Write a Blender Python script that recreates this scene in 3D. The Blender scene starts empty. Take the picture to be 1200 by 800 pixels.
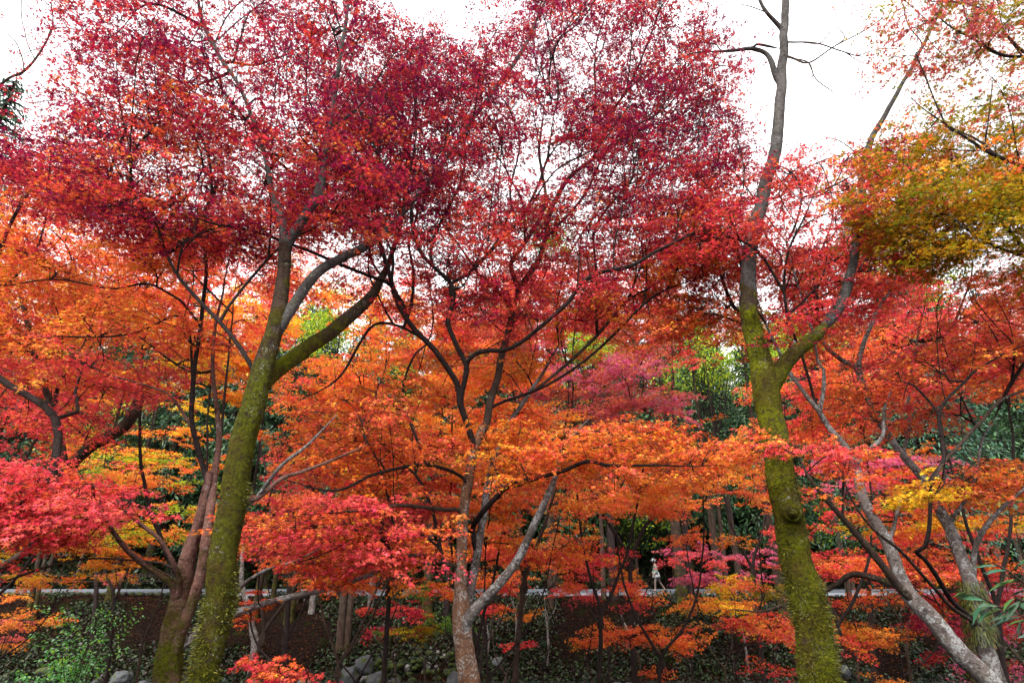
import bpy, bmesh, math, random
import numpy as np
from mathutils import Vector, Matrix, noise as mnoise

R = math.radians
rng = np.random.default_rng(11)
random.seed(11)
scene = bpy.context.scene
COL = scene.collection

# ------------------------------------------------------------------ camera
CAM = np.array([0.0, 0.0, 1.5])
PITCH = R(21.4)
FPX = 667.0
cam_d = bpy.data.cameras.new('camera')
cam_d.sensor_width = 36.0
cam_d.lens = 36.0 * FPX / 1200.0
cam_d.clip_start = 0.05
cam_d.clip_end = 1000.0
cam = bpy.data.objects.new('camera', cam_d)
COL.objects.link(cam)
cam.location = CAM
cam.rotation_euler = (R(90) + PITCH, 0, 0)
scene.camera = cam

# ------------------------------------------------------------------ sky and sun (bright overcast)
SUN_EL, SUN_AZ = R(52), R(205)         # azimuth clockwise from +Y: behind the camera, a little left
world = bpy.data.worlds.new('World')
scene.world = world
world.use_nodes = True
wn, wl = world.node_tree.nodes, world.node_tree.links
wn.clear()
w_out = wn.new('ShaderNodeOutputWorld')
w_bg = wn.new('ShaderNodeBackground')
w_bg.inputs['Strength'].default_value = 0.15
w_sky = wn.new('ShaderNodeTexSky')
w_sky.sky_type = 'NISHITA'
w_sky.sun_disc = False
w_sky.sun_elevation = SUN_EL
w_sky.sun_rotation = SUN_AZ
w_sky.air_density = 1.0
w_sky.dust_density = 5.0
w_bw = wn.new('ShaderNodeRGBToBW')
w_tc = wn.new('ShaderNodeTexCoord')
w_no = wn.new('ShaderNodeTexNoise')
w_no.inputs['Scale'].default_value = 2.2
w_no.inputs['Detail'].default_value = 5
w_mr = wn.new('ShaderNodeMapRange')
w_mr.inputs['From Min'].default_value = 0.3
w_mr.inputs['From Max'].default_value = 0.7
w_mr.inputs['To Min'].default_value = 5.2
w_mr.inputs['To Max'].default_value = 7.2
w_ad = wn.new('ShaderNodeMath'); w_ad.operation = 'MAXIMUM'
w_mx = wn.new('ShaderNodeMix'); w_mx.data_type = 'RGBA'
w_mx.inputs['Factor'].default_value = 0.88
wl.new(w_tc.outputs['Generated'], w_no.inputs['Vector'])
wl.new(w_no.outputs['Fac'], w_mr.inputs['Value'])
wl.new(w_sky.outputs['Color'], w_bw.inputs['Color'])
wl.new(w_bw.outputs['Val'], w_ad.inputs[0])
wl.new(w_mr.outputs['Result'], w_ad.inputs[1])
wl.new(w_sky.outputs['Color'], w_mx.inputs['A'])
wl.new(w_ad.outputs['Value'], w_mx.inputs['B'])
wl.new(w_mx.outputs['Result'], w_bg.inputs['Color'])
wl.new(w_bg.outputs['Background'], w_out.inputs['Surface'])

sun_d = bpy.data.lights.new('sun', 'SUN')
sun_d.energy = 1.5
sun_d.angle = R(14)
sun_d.color = (1.0, 0.95, 0.87)
sun = bpy.data.objects.new('sun', sun_d)
COL.objects.link(sun)
sv = Vector((math.sin(SUN_AZ) * math.cos(SUN_EL), math.cos(SUN_AZ) * math.cos(SUN_EL), math.sin(SUN_EL)))
sun.rotation_euler = (-sv).to_track_quat('-Z', 'Y').to_euler()

vs = scene.view_settings
scene.display_settings.display_device = 'sRGB'
vs.view_transform = 'Standard'
vs.look = 'None'
vs.gamma = 1.0
vs.use_curve_mapping = False
vs.exposure = 1.7
scene.render.engine = 'CYCLES'
cy = scene.cycles
cy.max_bounces = 7
cy.diffuse_bounces = 5
cy.glossy_bounces = 2
cy.transmission_bounces = 5
cy.transparent_max_bounces = 4
cy.use_denoising = True
cy.sample_clamp_indirect = 6.0

# ------------------------------------------------------------------ helpers
CT, ST = math.cos(PITCH), math.sin(PITCH)

def P(px, py, Y):
    """World point seen at (px, py) of the 1200x800 photograph, Y metres in front of the camera."""
    a, b = (px - 600.0) / FPX, -(py - 400.0) / FPX
    d = np.array([a, CT - b * ST, ST + b * CT])
    return CAM + d * (Y / d[1])

def depth(p):
    q = np.asarray(p) - CAM
    return q[1] * CT + q[2] * ST

def smooth(t):
    t = np.clip(t, 0, 1)
    return t * t * (3 - 2 * t)

def ground_z(x, y):
    x = np.asarray(x, float); y = np.asarray(y, float)
    z = -0.05 - 3.0 * smooth((y - 7.0) / 8.5)
    z = z + 3.02 * smooth((y - 26.4) / 6.3)
    z = np.where(y > 39.6, z + (y - 39.6) * 0.46 * smooth((y - 39.6) / 6.0), z)
    w = np.where((y > 32.6) & (y < 39.8), 0.0, 1.0)
    n = 0.10 * np.sin(x * 0.9 + 1.3 * np.sin(y * 0.7)) * np.sin(y * 1.1 + x * 0.3) + 0.05 * np.sin(x * 2.7 + y * 1.9) * np.cos(y * 2.3 - x * 0.8)
    return z + n * w

def mesh_np(name, verts, faces_flat, sizes, mat_idx=None, smooth_faces=False):
    """Fast mesh from numpy arrays."""
    me = bpy.data.meshes.new(name)
    verts = np.asarray(verts, np.float32)
    faces_flat = np.asarray(faces_flat, np.int32)
    sizes = np.asarray(sizes, np.int32)
    me.vertices.add(len(verts))
    me.vertices.foreach_set('co', verts.ravel())
    me.loops.add(len(faces_flat))
    me.loops.foreach_set('vertex_index', faces_flat)
    me.polygons.add(len(sizes))
    starts = np.concatenate(([0], np.cumsum(sizes)[:-1])).astype(np.int32)
    me.polygons.foreach_set('loop_start', starts)
    if mat_idx is not None:
        me.polygons.foreach_set('material_index', np.asarray(mat_idx, np.int32))
    if smooth_faces:
        me.polygons.foreach_set('use_smooth', np.ones(len(sizes), bool))
    me.update(calc_edges=True)
    return me

def link(name, me, mats, parent=None, loc=None):
    o = bpy.data.objects.new(name, me)
    COL.objects.link(o)
    for m in (mats if isinstance(mats, (list, tuple)) else [mats]):
        me.materials.append(m)
    if parent is not None:
        o.parent = parent
    if loc is not None:
        o.location = loc
    return o

def thing(name, label, cat, loc=(0, 0, 0), group=None):
    o = bpy.data.objects.new(name, None)
    COL.objects.link(o)
    o.location = [float(v) for v in loc]
    o.empty_display_size = 0.2
    o['label'] = label
    o['category'] = cat
    if group:
        o['group'] = group
    return o

def tag(o, label, cat, group=None, kind=None):
    o['label'] = label
    o['category'] = cat
    if group: o['group'] = group
    if kind: o['kind'] = kind
    return o

def project(p):
    q = np.asarray(p, float) - CAM
    d = q[1] * CT + q[2] * ST
    return 600 + FPX * q[0] / d, 400 - FPX * (q[2] * CT - q[1] * ST) / d

class Soup:
    """Collects polygons for one mesh."""
    def __init__(s):
        s.v, s.f, s.n, s.c, s.k = [], [], [], [], 0
    def add(s, verts, faces_flat, sizes, colors=None):
        s.v.append(np.asarray(verts, float).reshape(-1, 3))
        s.f.append(np.asarray(faces_flat, int).ravel() + s.k)
        s.n.append(np.asarray(sizes, int))
        if colors is not None: s.c.append(np.asarray(colors, float))
        s.k += len(s.v[-1])
    def mesh(s, name, off=(0, 0, 0), smooth_faces=False):
        me = mesh_np(name, np.concatenate(s.v) - np.asarray(off), np.concatenate(s.f), np.concatenate(s.n), smooth_faces=smooth_faces)
        if s.c:
            c = np.concatenate(s.c)
            c = np.concatenate([c, np.ones((len(c), 1))], 1).astype(np.float32)
            at = me.attributes.new('tint', 'FLOAT_COLOR', 'FACE')
            at.data.foreach_set('color', c.ravel())
        return me

def catmull(pts, step):
    """pts: (n,4) x y z r -> evenly resampled smooth curve."""
    pts = np.asarray(pts, float)
    if len(pts) == 2:
        n = max(2, int(np.linalg.norm(pts[1, :3] - pts[0, :3]) / step) + 1)
        t = np.linspace(0, 1, n)[:, None]
        return pts[0] * (1 - t) + pts[1] * t
    p = np.concatenate([[2 * pts[0] - pts[1]], pts, [2 * pts[-1] - pts[-2]]])
    out = []
    for i in range(1, len(p) - 2):
        n = max(1, int(round(np.linalg.norm(p[i + 1, :3] - p[i, :3]) / step)))
        t = (np.arange(n) / n)[:, None]
        out.append(0.5 * ((2 * p[i]) + (-p[i - 1] + p[i + 1]) * t + (2 * p[i - 1] - 5 * p[i] + 4 * p[i + 1] - p[i + 2]) * t ** 2 + (-p[i - 1] + 3 * p[i] - 3 * p[i + 1] + p[i + 2]) * t ** 3))
    out.append(pts[-1:])
    q = np.concatenate(out)
    q[:, 3] = np.maximum(q[:, 3], 0.0015)
    return q

def frames(c):
    t = np.gradient(c, axis=0)
    t /= np.linalg.norm(t, axis=1)[:, None] + 1e-9
    ref = np.array([0.31, 0.95, 0.02]) if abs(t[0, 1]) < 0.9 else np.array([1.0, 0, 0])
    u = np.zeros_like(t)
    a = ref - t[0] * (ref @ t[0]); a /= np.linalg.norm(a)
    u[0] = a
    for i in range(1, len(t)):
        a = u[i - 1] - t[i] * (u[i - 1] @ t[i])
        u[i] = a / (np.linalg.norm(a) + 1e-9)
    return t, u, np.cross(t, u)

def tube(soup, q, sides, rough=0.0, freq=3.0, seed=0.0, cap=True):
    """Tube through q (n,4: x y z r); rough = relative radial unevenness."""
    c, r = q[:, :3], q[:, 3]
    n = len(c)
    if n < 2: return None
    t, u, w = frames(c)
    a = np.arange(sides) * (2 * math.pi / sides)
    ring = u[:, None, :] * np.cos(a)[None, :, None] + w[:, None, :] * np.sin(a)[None, :, None]
    rr = np.repeat(r[:, None], sides, 1)
    if rough > 0:
        for i in range(n):
            for j in range(sides):
                d = ring[i, j]
                p = Vector(c[i] + d * r[i]) * freq + Vector((seed, seed * 0.7, 0))
                v = mnoise.noise(p) + 0.5 * mnoise.noise(p * 2.7) + 0.28 * mnoise.noise(p * 7.0) + (0.16 * mnoise.noise(p * 15.0) if sides > 40 else 0)
                rr[i, j] *= 1 + rough * v
    v = c[:, None, :] + ring * rr[:, :, None]
    i, j = np.meshgrid(np.arange(n - 1), np.arange(sides), indexing='ij')
    j2 = (j + 1) % sides
    f = np.stack([i * sides + j, i * sides + j2, (i + 1) * sides + j2, (i + 1) * sides + j], -1).reshape(-1)
    sz = np.full((n - 1) * sides, 4)
    if cap:
        f = np.concatenate([f, (n - 1) * sides + np.arange(sides), np.arange(sides)[::-1]])
        sz = np.concatenate([sz, [sides, sides]])
    soup.add(v.reshape(-1, 3), f, sz)
    return v, ring

# ------------------------------------------------------------------ materials
def new_mat(name):
    m = bpy.data.materials.new(name)
    m.use_nodes = True
    nt = m.node_tree
    nt.nodes.clear()
    out = nt.nodes.new('ShaderNodeOutputMaterial')
    b = nt.nodes.new('ShaderNodeBsdfPrincipled')
    nt.links.new(b.outputs[0], out.inputs['Surface'])
    return m, nt, b, out

def nd(nt, t, **kw):
    n = nt.nodes.new(t)
    for k, v in kw.items():
        if k in n.inputs: n.inputs[k].default_value = v
        else: setattr(n, k, v)
    return n

def coords(nt, scale=(1, 1, 1)):
    tc = nd(nt, 'ShaderNodeTexCoord')
    mp = nd(nt, 'ShaderNodeMapping')
    mp.inputs['Scale'].default_value = scale
    nt.links.new(tc.outputs['Object'], mp.inputs['Vector'])
    return mp.outputs['Vector'], tc.outputs['Object']

def noise_n(nt, vec, scale, detail=5, rough=0.6, dist=0.0):
    n = nd(nt, 'ShaderNodeTexNoise')
    n.inputs['Scale'].default_value = scale
    n.inputs['Detail'].default_value = detail
    n.inputs['Roughness'].default_value = rough
    n.inputs['Distortion'].default_value = dist
    nt.links.new(vec, n.inputs['Vector'])
    return n.outputs['Fac']

def ramp(nt, fac, stops):
    r = nd(nt, 'ShaderNodeValToRGB')
    cr = r.color_ramp
    while len(cr.elements) < len(stops): cr.elements.new(0.5)
    for e, (p, c) in zip(cr.elements, stops):
        e.position = p
        e.color = (*c, 1) if len(c) == 3 else c
    nt.links.new(fac, r.inputs['Fac'])
    return r.outputs['Color']

def mixc(nt, fac, a, b):
    m = nd(nt, 'ShaderNodeMix', data_type='RGBA')
    for s, v in (('Factor', fac), ('A', a), ('B', b)):
        if isinstance(v, (int, float)): m.inputs[s].default_value = v
        elif isinstance(v, tuple): m.inputs[s].default_value = (*v, 1)
        else: nt.links.new(v, m.inputs[s])
    return m.outputs['Result']

def math_n(nt, op, a, b=None):
    m = nd(nt, 'ShaderNodeMath', operation=op)
    for i, v in enumerate((a, b)):
        if v is None: continue
        if isinstance(v, (int, float)): m.inputs[i].default_value = v
        else: nt.links.new(v, m.inputs[i])
    return m.outputs[0]

def map_n(nt, v, a, b, c=0.0, d=1.0):
    m = nd(nt, 'ShaderNodeMapRange')
    nt.links.new(v, m.inputs['Value'])
    for k, x in zip(('From Min', 'From Max', 'To Min', 'To Max'), (a, b, c, d)):
        m.inputs[k].default_value = x
    return m.outputs['Result']

def bump(nt, b, h, strength, dist=0.02):
    n = nd(nt, 'ShaderNodeBump')
    n.inputs['Strength'].default_value = strength
    n.inputs['Distance'].default_value = dist
    nt.links.new(h, n.inputs['Height'])
    nt.links.new(n.outputs['Normal'], b.inputs['Normal'])

def leaf_mat(name, trans=0.42, rough=0.5, spec=0.25):
    m, nt, b, out = new_mat(name)
    at = nd(nt, 'ShaderNodeAttribute', attribute_name='tint')
    nt.links.new(at.outputs['Color'], b.inputs['Base Color'])
    b.inputs['Roughness'].default_value = rough
    b.inputs['Specular IOR Level'].default_value = spec
    t = nd(nt, 'ShaderNodeBsdfTranslucent')
    nt.links.new(at.outputs['Color'], t.inputs['Color'])
    mx = nd(nt, 'ShaderNodeMixShader')
    mx.inputs[0].default_value = trans
    nt.links.new(b.outputs[0], mx.inputs[1])
    nt.links.new(t.outputs[0], mx.inputs[2])
    nt.links.new(mx.outputs[0], out.inputs['Surface'])
    return m

def bark_mat(name, dark, light, moss=0.0, moss_z=(0, 3), lichen=0.0, lichen_col=(0.42, 0.42, 0.38), moss_col=((0.035, 0.05, 0.006), (0.13, 0.14, 0.012)), lichen_scale=9.0):
    m, nt, b, out = new_mat(name)
    vec, raw = coords(nt, (1, 1, 0.4))
    n1 = noise_n(nt, vec, 7, 6, 0.65, 0.5)
    n2 = noise_n(nt, raw, 27, 6, 0.72, 0.3)
    n3 = noise_n(nt, raw, 75, 3, 0.7)
    mid = tuple((a + c) / 2 for a, c in zip(dark, light))
    mixn = math_n(nt, 'ADD', math_n(nt, 'MULTIPLY', n1, 0.5), math_n(nt, 'MULTIPLY', n2, 0.5))
    col = ramp(nt, mixn, [(0.36, tuple(x * 0.5 for x in dark)), (0.47, mid), (0.6, light), (0.7, tuple(min(1, x * 1.35) for x in light))])
    vec2, _ = coords(nt, (0.6, 0.6, 5.0))            # fine horizontal rings of the smooth bark
    rings = noise_n(nt, vec2, 9, 5, 0.65)
    col = mixc(nt, map_n(nt, rings, 0.55, 0.66, 0, 0.6), col, tuple(x * 0.7 for x in dark))
    if lichen > 0:
        patch = noise_n(nt, raw, 3.6, 4, 0.6)
        fleck = noise_n(nt, raw, lichen_scale * 2.6, 5, 0.6, 0.8)
        lm = math_n(nt, 'ADD', math_n(nt, 'MULTIPLY', patch, 0.45), math_n(nt, 'MULTIPLY', fleck, 0.55))
        t = 0.66 - 0.19 * lichen
        lc = mixc(nt, n3, lichen_col, tuple(x * 0.45 for x in lichen_col))
        col = mixc(nt, map_n(nt, lm, t, t + 0.06, 0, 0.85), col, lc)
    h = math_n(nt, 'ADD', mixn, math_n(nt, 'MULTIPLY', n3, 0.3))
    if moss > 0:
        sep = nd(nt, 'ShaderNodeSeparateXYZ')
        nt.links.new(raw, sep.inputs[0])
        grad = map_n(nt, sep.outputs['Z'], moss_z[1], moss_z[0])
        mn = noise_n(nt, raw, 3.4, 7, 0.7)
        mm = math_n(nt, 'ADD', math_n(nt, 'MULTIPLY', grad, 0.46 * moss), mn)
        mask = map_n(nt, mm, 0.68, 0.82)
        brk = map_n(nt, noise_n(nt, raw, 16, 6, 0.72), 0.34, 0.46)     # bark showing through small tears
        mask = math_n(nt, 'MULTIPLY', mask, brk)
        clump = noise_n(nt, raw, 34, 6, 0.78)
        mcol = ramp(nt, clump, [(0.32, tuple(x * 0.45 for x in moss_col[0])), (0.5, tuple((p + q) / 2 for p, q in zip(*moss_col))), (0.68, moss_col[1])])
        mcol = mixc(nt, map_n(nt, noise_n(nt, raw, 2.3, 5, 0.65), 0.42, 0.62, 0, 0.8), mcol, mixc(nt, clump, (0.02, 0.012, 0.004), (0.085, 0.052, 0.012)))
        col = mixc(nt, mask, col, mcol)
        gate = map_n(nt, noise_n(nt, raw, 2.9, 5, 0.6), 0.52, 0.62)
        fl = map_n(nt, noise_n(nt, raw, 42, 4, 0.6, 1.0), 0.58, 0.63)
        col = mixc(nt, math_n(nt, 'MULTIPLY', fl, math_n(nt, 'MULTIPLY', gate, 0.8)), col, (0.24, 0.25, 0.19))
        h = math_n(nt, 'ADD', h, math_n(nt, 'MULTIPLY', mask, clump))
    nt.links.new(col, b.inputs['Base Color'])
    b.inputs['Roughness'].default_value = 0.85
    b.inputs['Specular IOR Level'].default_value = 0.06
    bump(nt, b, h, 1.0, 0.06)
    return m

M = {}
M['leaf'] = leaf_mat('maple_leaf', 0.48, 0.5, 0.14)
M['needle'] = leaf_mat('evergreen_leaf', 0.2, 0.5, 0.3)
M['gloss_leaf'] = leaf_mat('glossy_leaf', 0.18, 0.28, 0.6)
MC = ((0.016, 0.024, 0.002), (0.112, 0.114, 0.006))
M['bark_moss'] = bark_mat('mossy_bark', (0.012, 0.008, 0.006), (0.062, 0.04, 0.028), moss=1.0, moss_z=(2.4, 5.4), lichen=0.25, lichen_col=(0.2, 0.2, 0.18), moss_col=MC)
M['bark_moss_pale'] = bark_mat('mossy_pale_bark', (0.016, 0.013, 0.012), (0.085, 0.078, 0.074), moss=0.8, moss_z=(2.2, 5.0), lichen=0.45, lichen_col=(0.16, 0.17, 0.17), moss_col=MC)
M['bark_deep_moss'] = bark_mat('deep_mossy_bark', (0.012, 0.008, 0.006), (0.062, 0.04, 0.028), moss=1.0, moss_z=(3.2, 5.8), lichen=0.25, lichen_col=(0.2, 0.2, 0.18), moss_col=((0.022, 0.034, 0.002), (0.18, 0.185, 0.006)))
M['bark_pink'] = bark_mat('pinkish_bark', (0.035, 0.016, 0.013), (0.16, 0.082, 0.066), moss=0.8, moss_z=(0.4, 2.4), lichen=0.4, lichen_col=(0.26, 0.24, 0.23), moss_col=MC)
M['bark_rust'] = bark_mat('rusty_lichen_bark', (0.035, 0.02, 0.014), (0.17, 0.085, 0.05), moss=0.3, moss_z=(-0.2, 1.4), lichen=0.74, lichen_col=(0.36, 0.35, 0.33), lichen_scale=13, moss_col=MC)
M['bark_grey'] = bark_mat('grey_lichen_bark', (0.03, 0.024, 0.022), (0.14, 0.115, 0.105), moss=0.25, moss_z=(-0.3, 1.6), lichen=0.78, lichen_col=(0.34, 0.34, 0.34), moss_col=MC)
M['bark_dark'] = bark_mat('dark_bark', (0.008, 0.006, 0.006), (0.032, 0.023, 0.021), lichen=0.1, lichen_col=(0.12, 0.12, 0.11))
M['bark_mid'] = bark_mat('brown_bark', (0.015, 0.01, 0.008), (0.065, 0.043, 0.033), moss=0.4, moss_z=(0.0, 2.5), lichen=0.25, lichen_col=(0.16, 0.16, 0.15), moss_col=MC)
M['bark_cedar'] = bark_mat('cedar_bark', (0.01, 0.007, 0.006), (0.045, 0.03, 0.022), moss=0.7, moss_z=(-0.5, 4.0), lichen=0.1, lichen_col=(0.12, 0.12, 0.1), moss_col=MC)

# ------------------------------------------------------------------ leaves and sprays
def star(tips, notches, base=0.0):
    pts = [(base, 0.0, 0.0)]
    for i, (a, l) in enumerate(tips):
        pts.append((0.14 + l * math.cos(R(a)) * 0.86, l * math.sin(R(a)) * 0.86, -0.13 * l))
        if i < len(notches):
            a2, l2 = notches[i]
            pts.append((0.14 + l2 * math.cos(R(a2)), l2 * math.sin(R(a2)), 0.03))
    return np.array(pts)
LEAF_NEAR = star([(-112, 0.5), (-56, 0.86), (0, 1.0), (56, 0.86), (112, 0.5)], [(-80, 0.2), (-28, 0.24), (28, 0.24), (80, 0.2)])
LEAF_MID = star([(-68, 0.85), (0, 1.0), (68, 0.85)], [(-33, 0.3), (33, 0.3)])
LEAF_FAR = np.array([(0, 0, 0), (0.5, -0.42, -0.05), (1, 0, -0.1), (0.5, 0.42, -0.05)], float)
LEAF_OVAL = np.array([(0, 0, 0), (0.3, -0.15, -0.02), (0.65, -0.16, -0.05), (1, 0, -0.14), (0.65, 0.16, -0.05), (0.3, 0.15, -0.02)], float)
LEAF_LONG = np.array([(0, 0, 0), (0.25, -0.1, 0.02), (0.6, -0.115, 0.0), (1, 0, -0.12), (0.6, 0.115, 0.0), (0.25, 0.1, 0.02)], float)

def make_template(nleaf_per_twig, rs):
    """A flat fan of twigs with leaves: leaf positions, headings and twig segments for a spray of length 1."""
    pos, head, segs = [], [], []
    def axis(o, ang, L, lev):
        d = np.array([math.cos(ang), math.sin(ang), 0])
        side = np.array([-d[1], d[0], 0])
        bend = rs.uniform(-0.12, 0.12)
        def at(t): return o + d * (L * t) + side * (bend * L * t * t) + np.array([0, 0, -0.10 * L * t * t])
        segs.append((at(0), at(0.5), lev)); segs.append((at(0.5), at(1.0), lev))
        n = max(2, int(round(nleaf_per_twig * (1.0 if lev else 1.1) * (0.45 + 0.9 * L))))
        for k in range(n):
            t = rs.uniform(0.25, 1.0) if lev == 0 else rs.uniform(0.1, 1.0)
            for s in (-1, 1):
                a = ang + s * R(rs.uniform(25, 85)) * (0.35 if t > 0.93 else 1)
                pos.append(at(t) + np.array([math.cos(a), math.sin(a), 0]) * rs.uniform(0.01, 0.05) + np.array([0, 0, rs.normal() * 0.035]))
                head.append(a)
        if lev == 0:
            s = 1
            for t in (0.18, 0.34, 0.5, 0.66, 0.8):
                axis(at(t), ang + s * R(rs.uniform(32, 58)), L * (0.66 - 0.48 * t) * rs.uniform(0.8, 1.15), 1)
                s = -s
    axis(np.zeros(3), 0.0, 1.0, 0)
    return np.array(pos), np.array(head), segs
_rs = np.random.default_rng(5)
TPL_NEAR = [make_template(4.0, _rs) for _ in range(8)]
TPL_MID = [make_template(3.6, _rs) for _ in range(8)]

def add_leaves(soup, pos, yaw, size, shape, cols, tilt=0.5, droop=0.35):
    """Leaves at pos heading yaw (about z), drooping, with random roll."""
    n = len(pos)
    k = len(shape)
    pitch = -np.abs(rng.normal(droop, tilt * 0.6, n)) + rng.normal(0, 0.15, n)
    roll = rng.normal(0, tilt, n)
    cp, sp, cr, sr = np.cos(pitch), np.sin(pitch), np.cos(roll), np.sin(roll)
    cyw, syw = np.cos(yaw), np.sin(yaw)
    ex = np.stack([cyw * cp, syw * cp, sp], 1)
    ey0 = np.stack([-syw, cyw, np.zeros(n)], 1)
    ez0 = np.cross(ex, ey0)
    ey = ey0 * cr[:, None] + ez0 * sr[:, None]
    ez = np.cross(ex, ey)
    s = size[:, None, None]
    v = pos[:, None, :] + s * (shape[None, :, 0:1] * ex[:, None, :] + shape[None, :, 1:2] * ey[:, None, :] + shape[None, :, 2:3] * ez[:, None, :])
    soup.add(v.reshape(-1, 3), np.arange(n * k), np.full(n, k), cols)

PAL = {
    'wine':    [((0.15, 0.005, 0.042), 4), ((0.24, 0.008, 0.048), 3), ((0.40, 0.024, 0.024), 2), ((0.085, 0.004, 0.036), 2)],
    'crimson': [((0.28, 0.008, 0.040), 4), ((0.41, 0.018, 0.042), 3), ((0.58, 0.075, 0.016), 2.4), ((0.16, 0.006, 0.044), 1.3)],
    'red':     [((0.58, 0.034, 0.045), 4), ((0.66, 0.070, 0.075), 3), ((0.68, 0.13, 0.020), 2), ((0.40, 0.014, 0.05), 1)],
    'pinkred': [((0.60, 0.040, 0.065), 4), ((0.66, 0.080, 0.12), 2), ((0.70, 0.12, 0.06), 3)],
    'flame':   [((0.76, 0.12, 0.030), 4), ((0.70, 0.065, 0.060), 3), ((0.80, 0.24, 0.030), 3), ((0.80, 0.45, 0.05), 0.7), ((0.74, 0.15, 0.10), 1.6)],
    'orange':  [((0.80, 0.22, 0.022), 4), ((0.80, 0.34, 0.028), 2.5), ((0.74, 0.11, 0.03), 3.5), ((0.82, 0.50, 0.06), 1.2), ((0.70, 0.07, 0.06), 1.6)],
    'gold':    [((0.74, 0.42, 0.022), 4), ((0.74, 0.30, 0.02), 3), ((0.55, 0.42, 0.02), 2)],
    'yellow':  [((0.76, 0.56, 0.03), 4), ((0.74, 0.42, 0.02), 2), ((0.48, 0.46, 0.02), 1)],
    'olive':   [((0.22, 0.20, 0.006), 4), ((0.34, 0.22, 0.008), 3), ((0.11, 0.14, 0.008), 3), ((0.42, 0.14, 0.010), 2)],
    'lime':    [((0.30, 0.38, 0.02), 3), ((0.46, 0.46, 0.03), 2), ((0.17, 0.28, 0.02), 2)],
    'mauve':   [((0.52, 0.09, 0.19), 4), ((0.62, 0.11, 0.15), 3), ((0.42, 0.08, 0.20), 2), ((0.60, 0.19, 0.09), 1)],
    'dusky':   [((0.36, 0.055, 0.08), 3), ((0.46, 0.08, 0.07), 3), ((0.55, 0.14, 0.04), 2)],
    'rust':    [((0.62, 0.19, 0.022), 3), ((0.56, 0.12, 0.03), 3), ((0.54, 0.25, 0.025), 2)],
    'green':   [((0.05, 0.13, 0.02), 3), ((0.09, 0.20, 0.025), 2), ((0.16, 0.26, 0.03), 1)],
}
def pick(pal, n, spread=0.12):
    items = PAL[pal]
    w = np.array([i[1] for i in items], float); w /= w.sum()
    c = np.array([i[0] for i in items])[rng.choice(len(items), n, p=w)]
    return np.clip(c * np.exp(rng.normal(0, spread, (n, 1))) * np.exp(rng.normal(0, spread * 0.6, (n, 3))), 0.002, 0.85)

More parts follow.
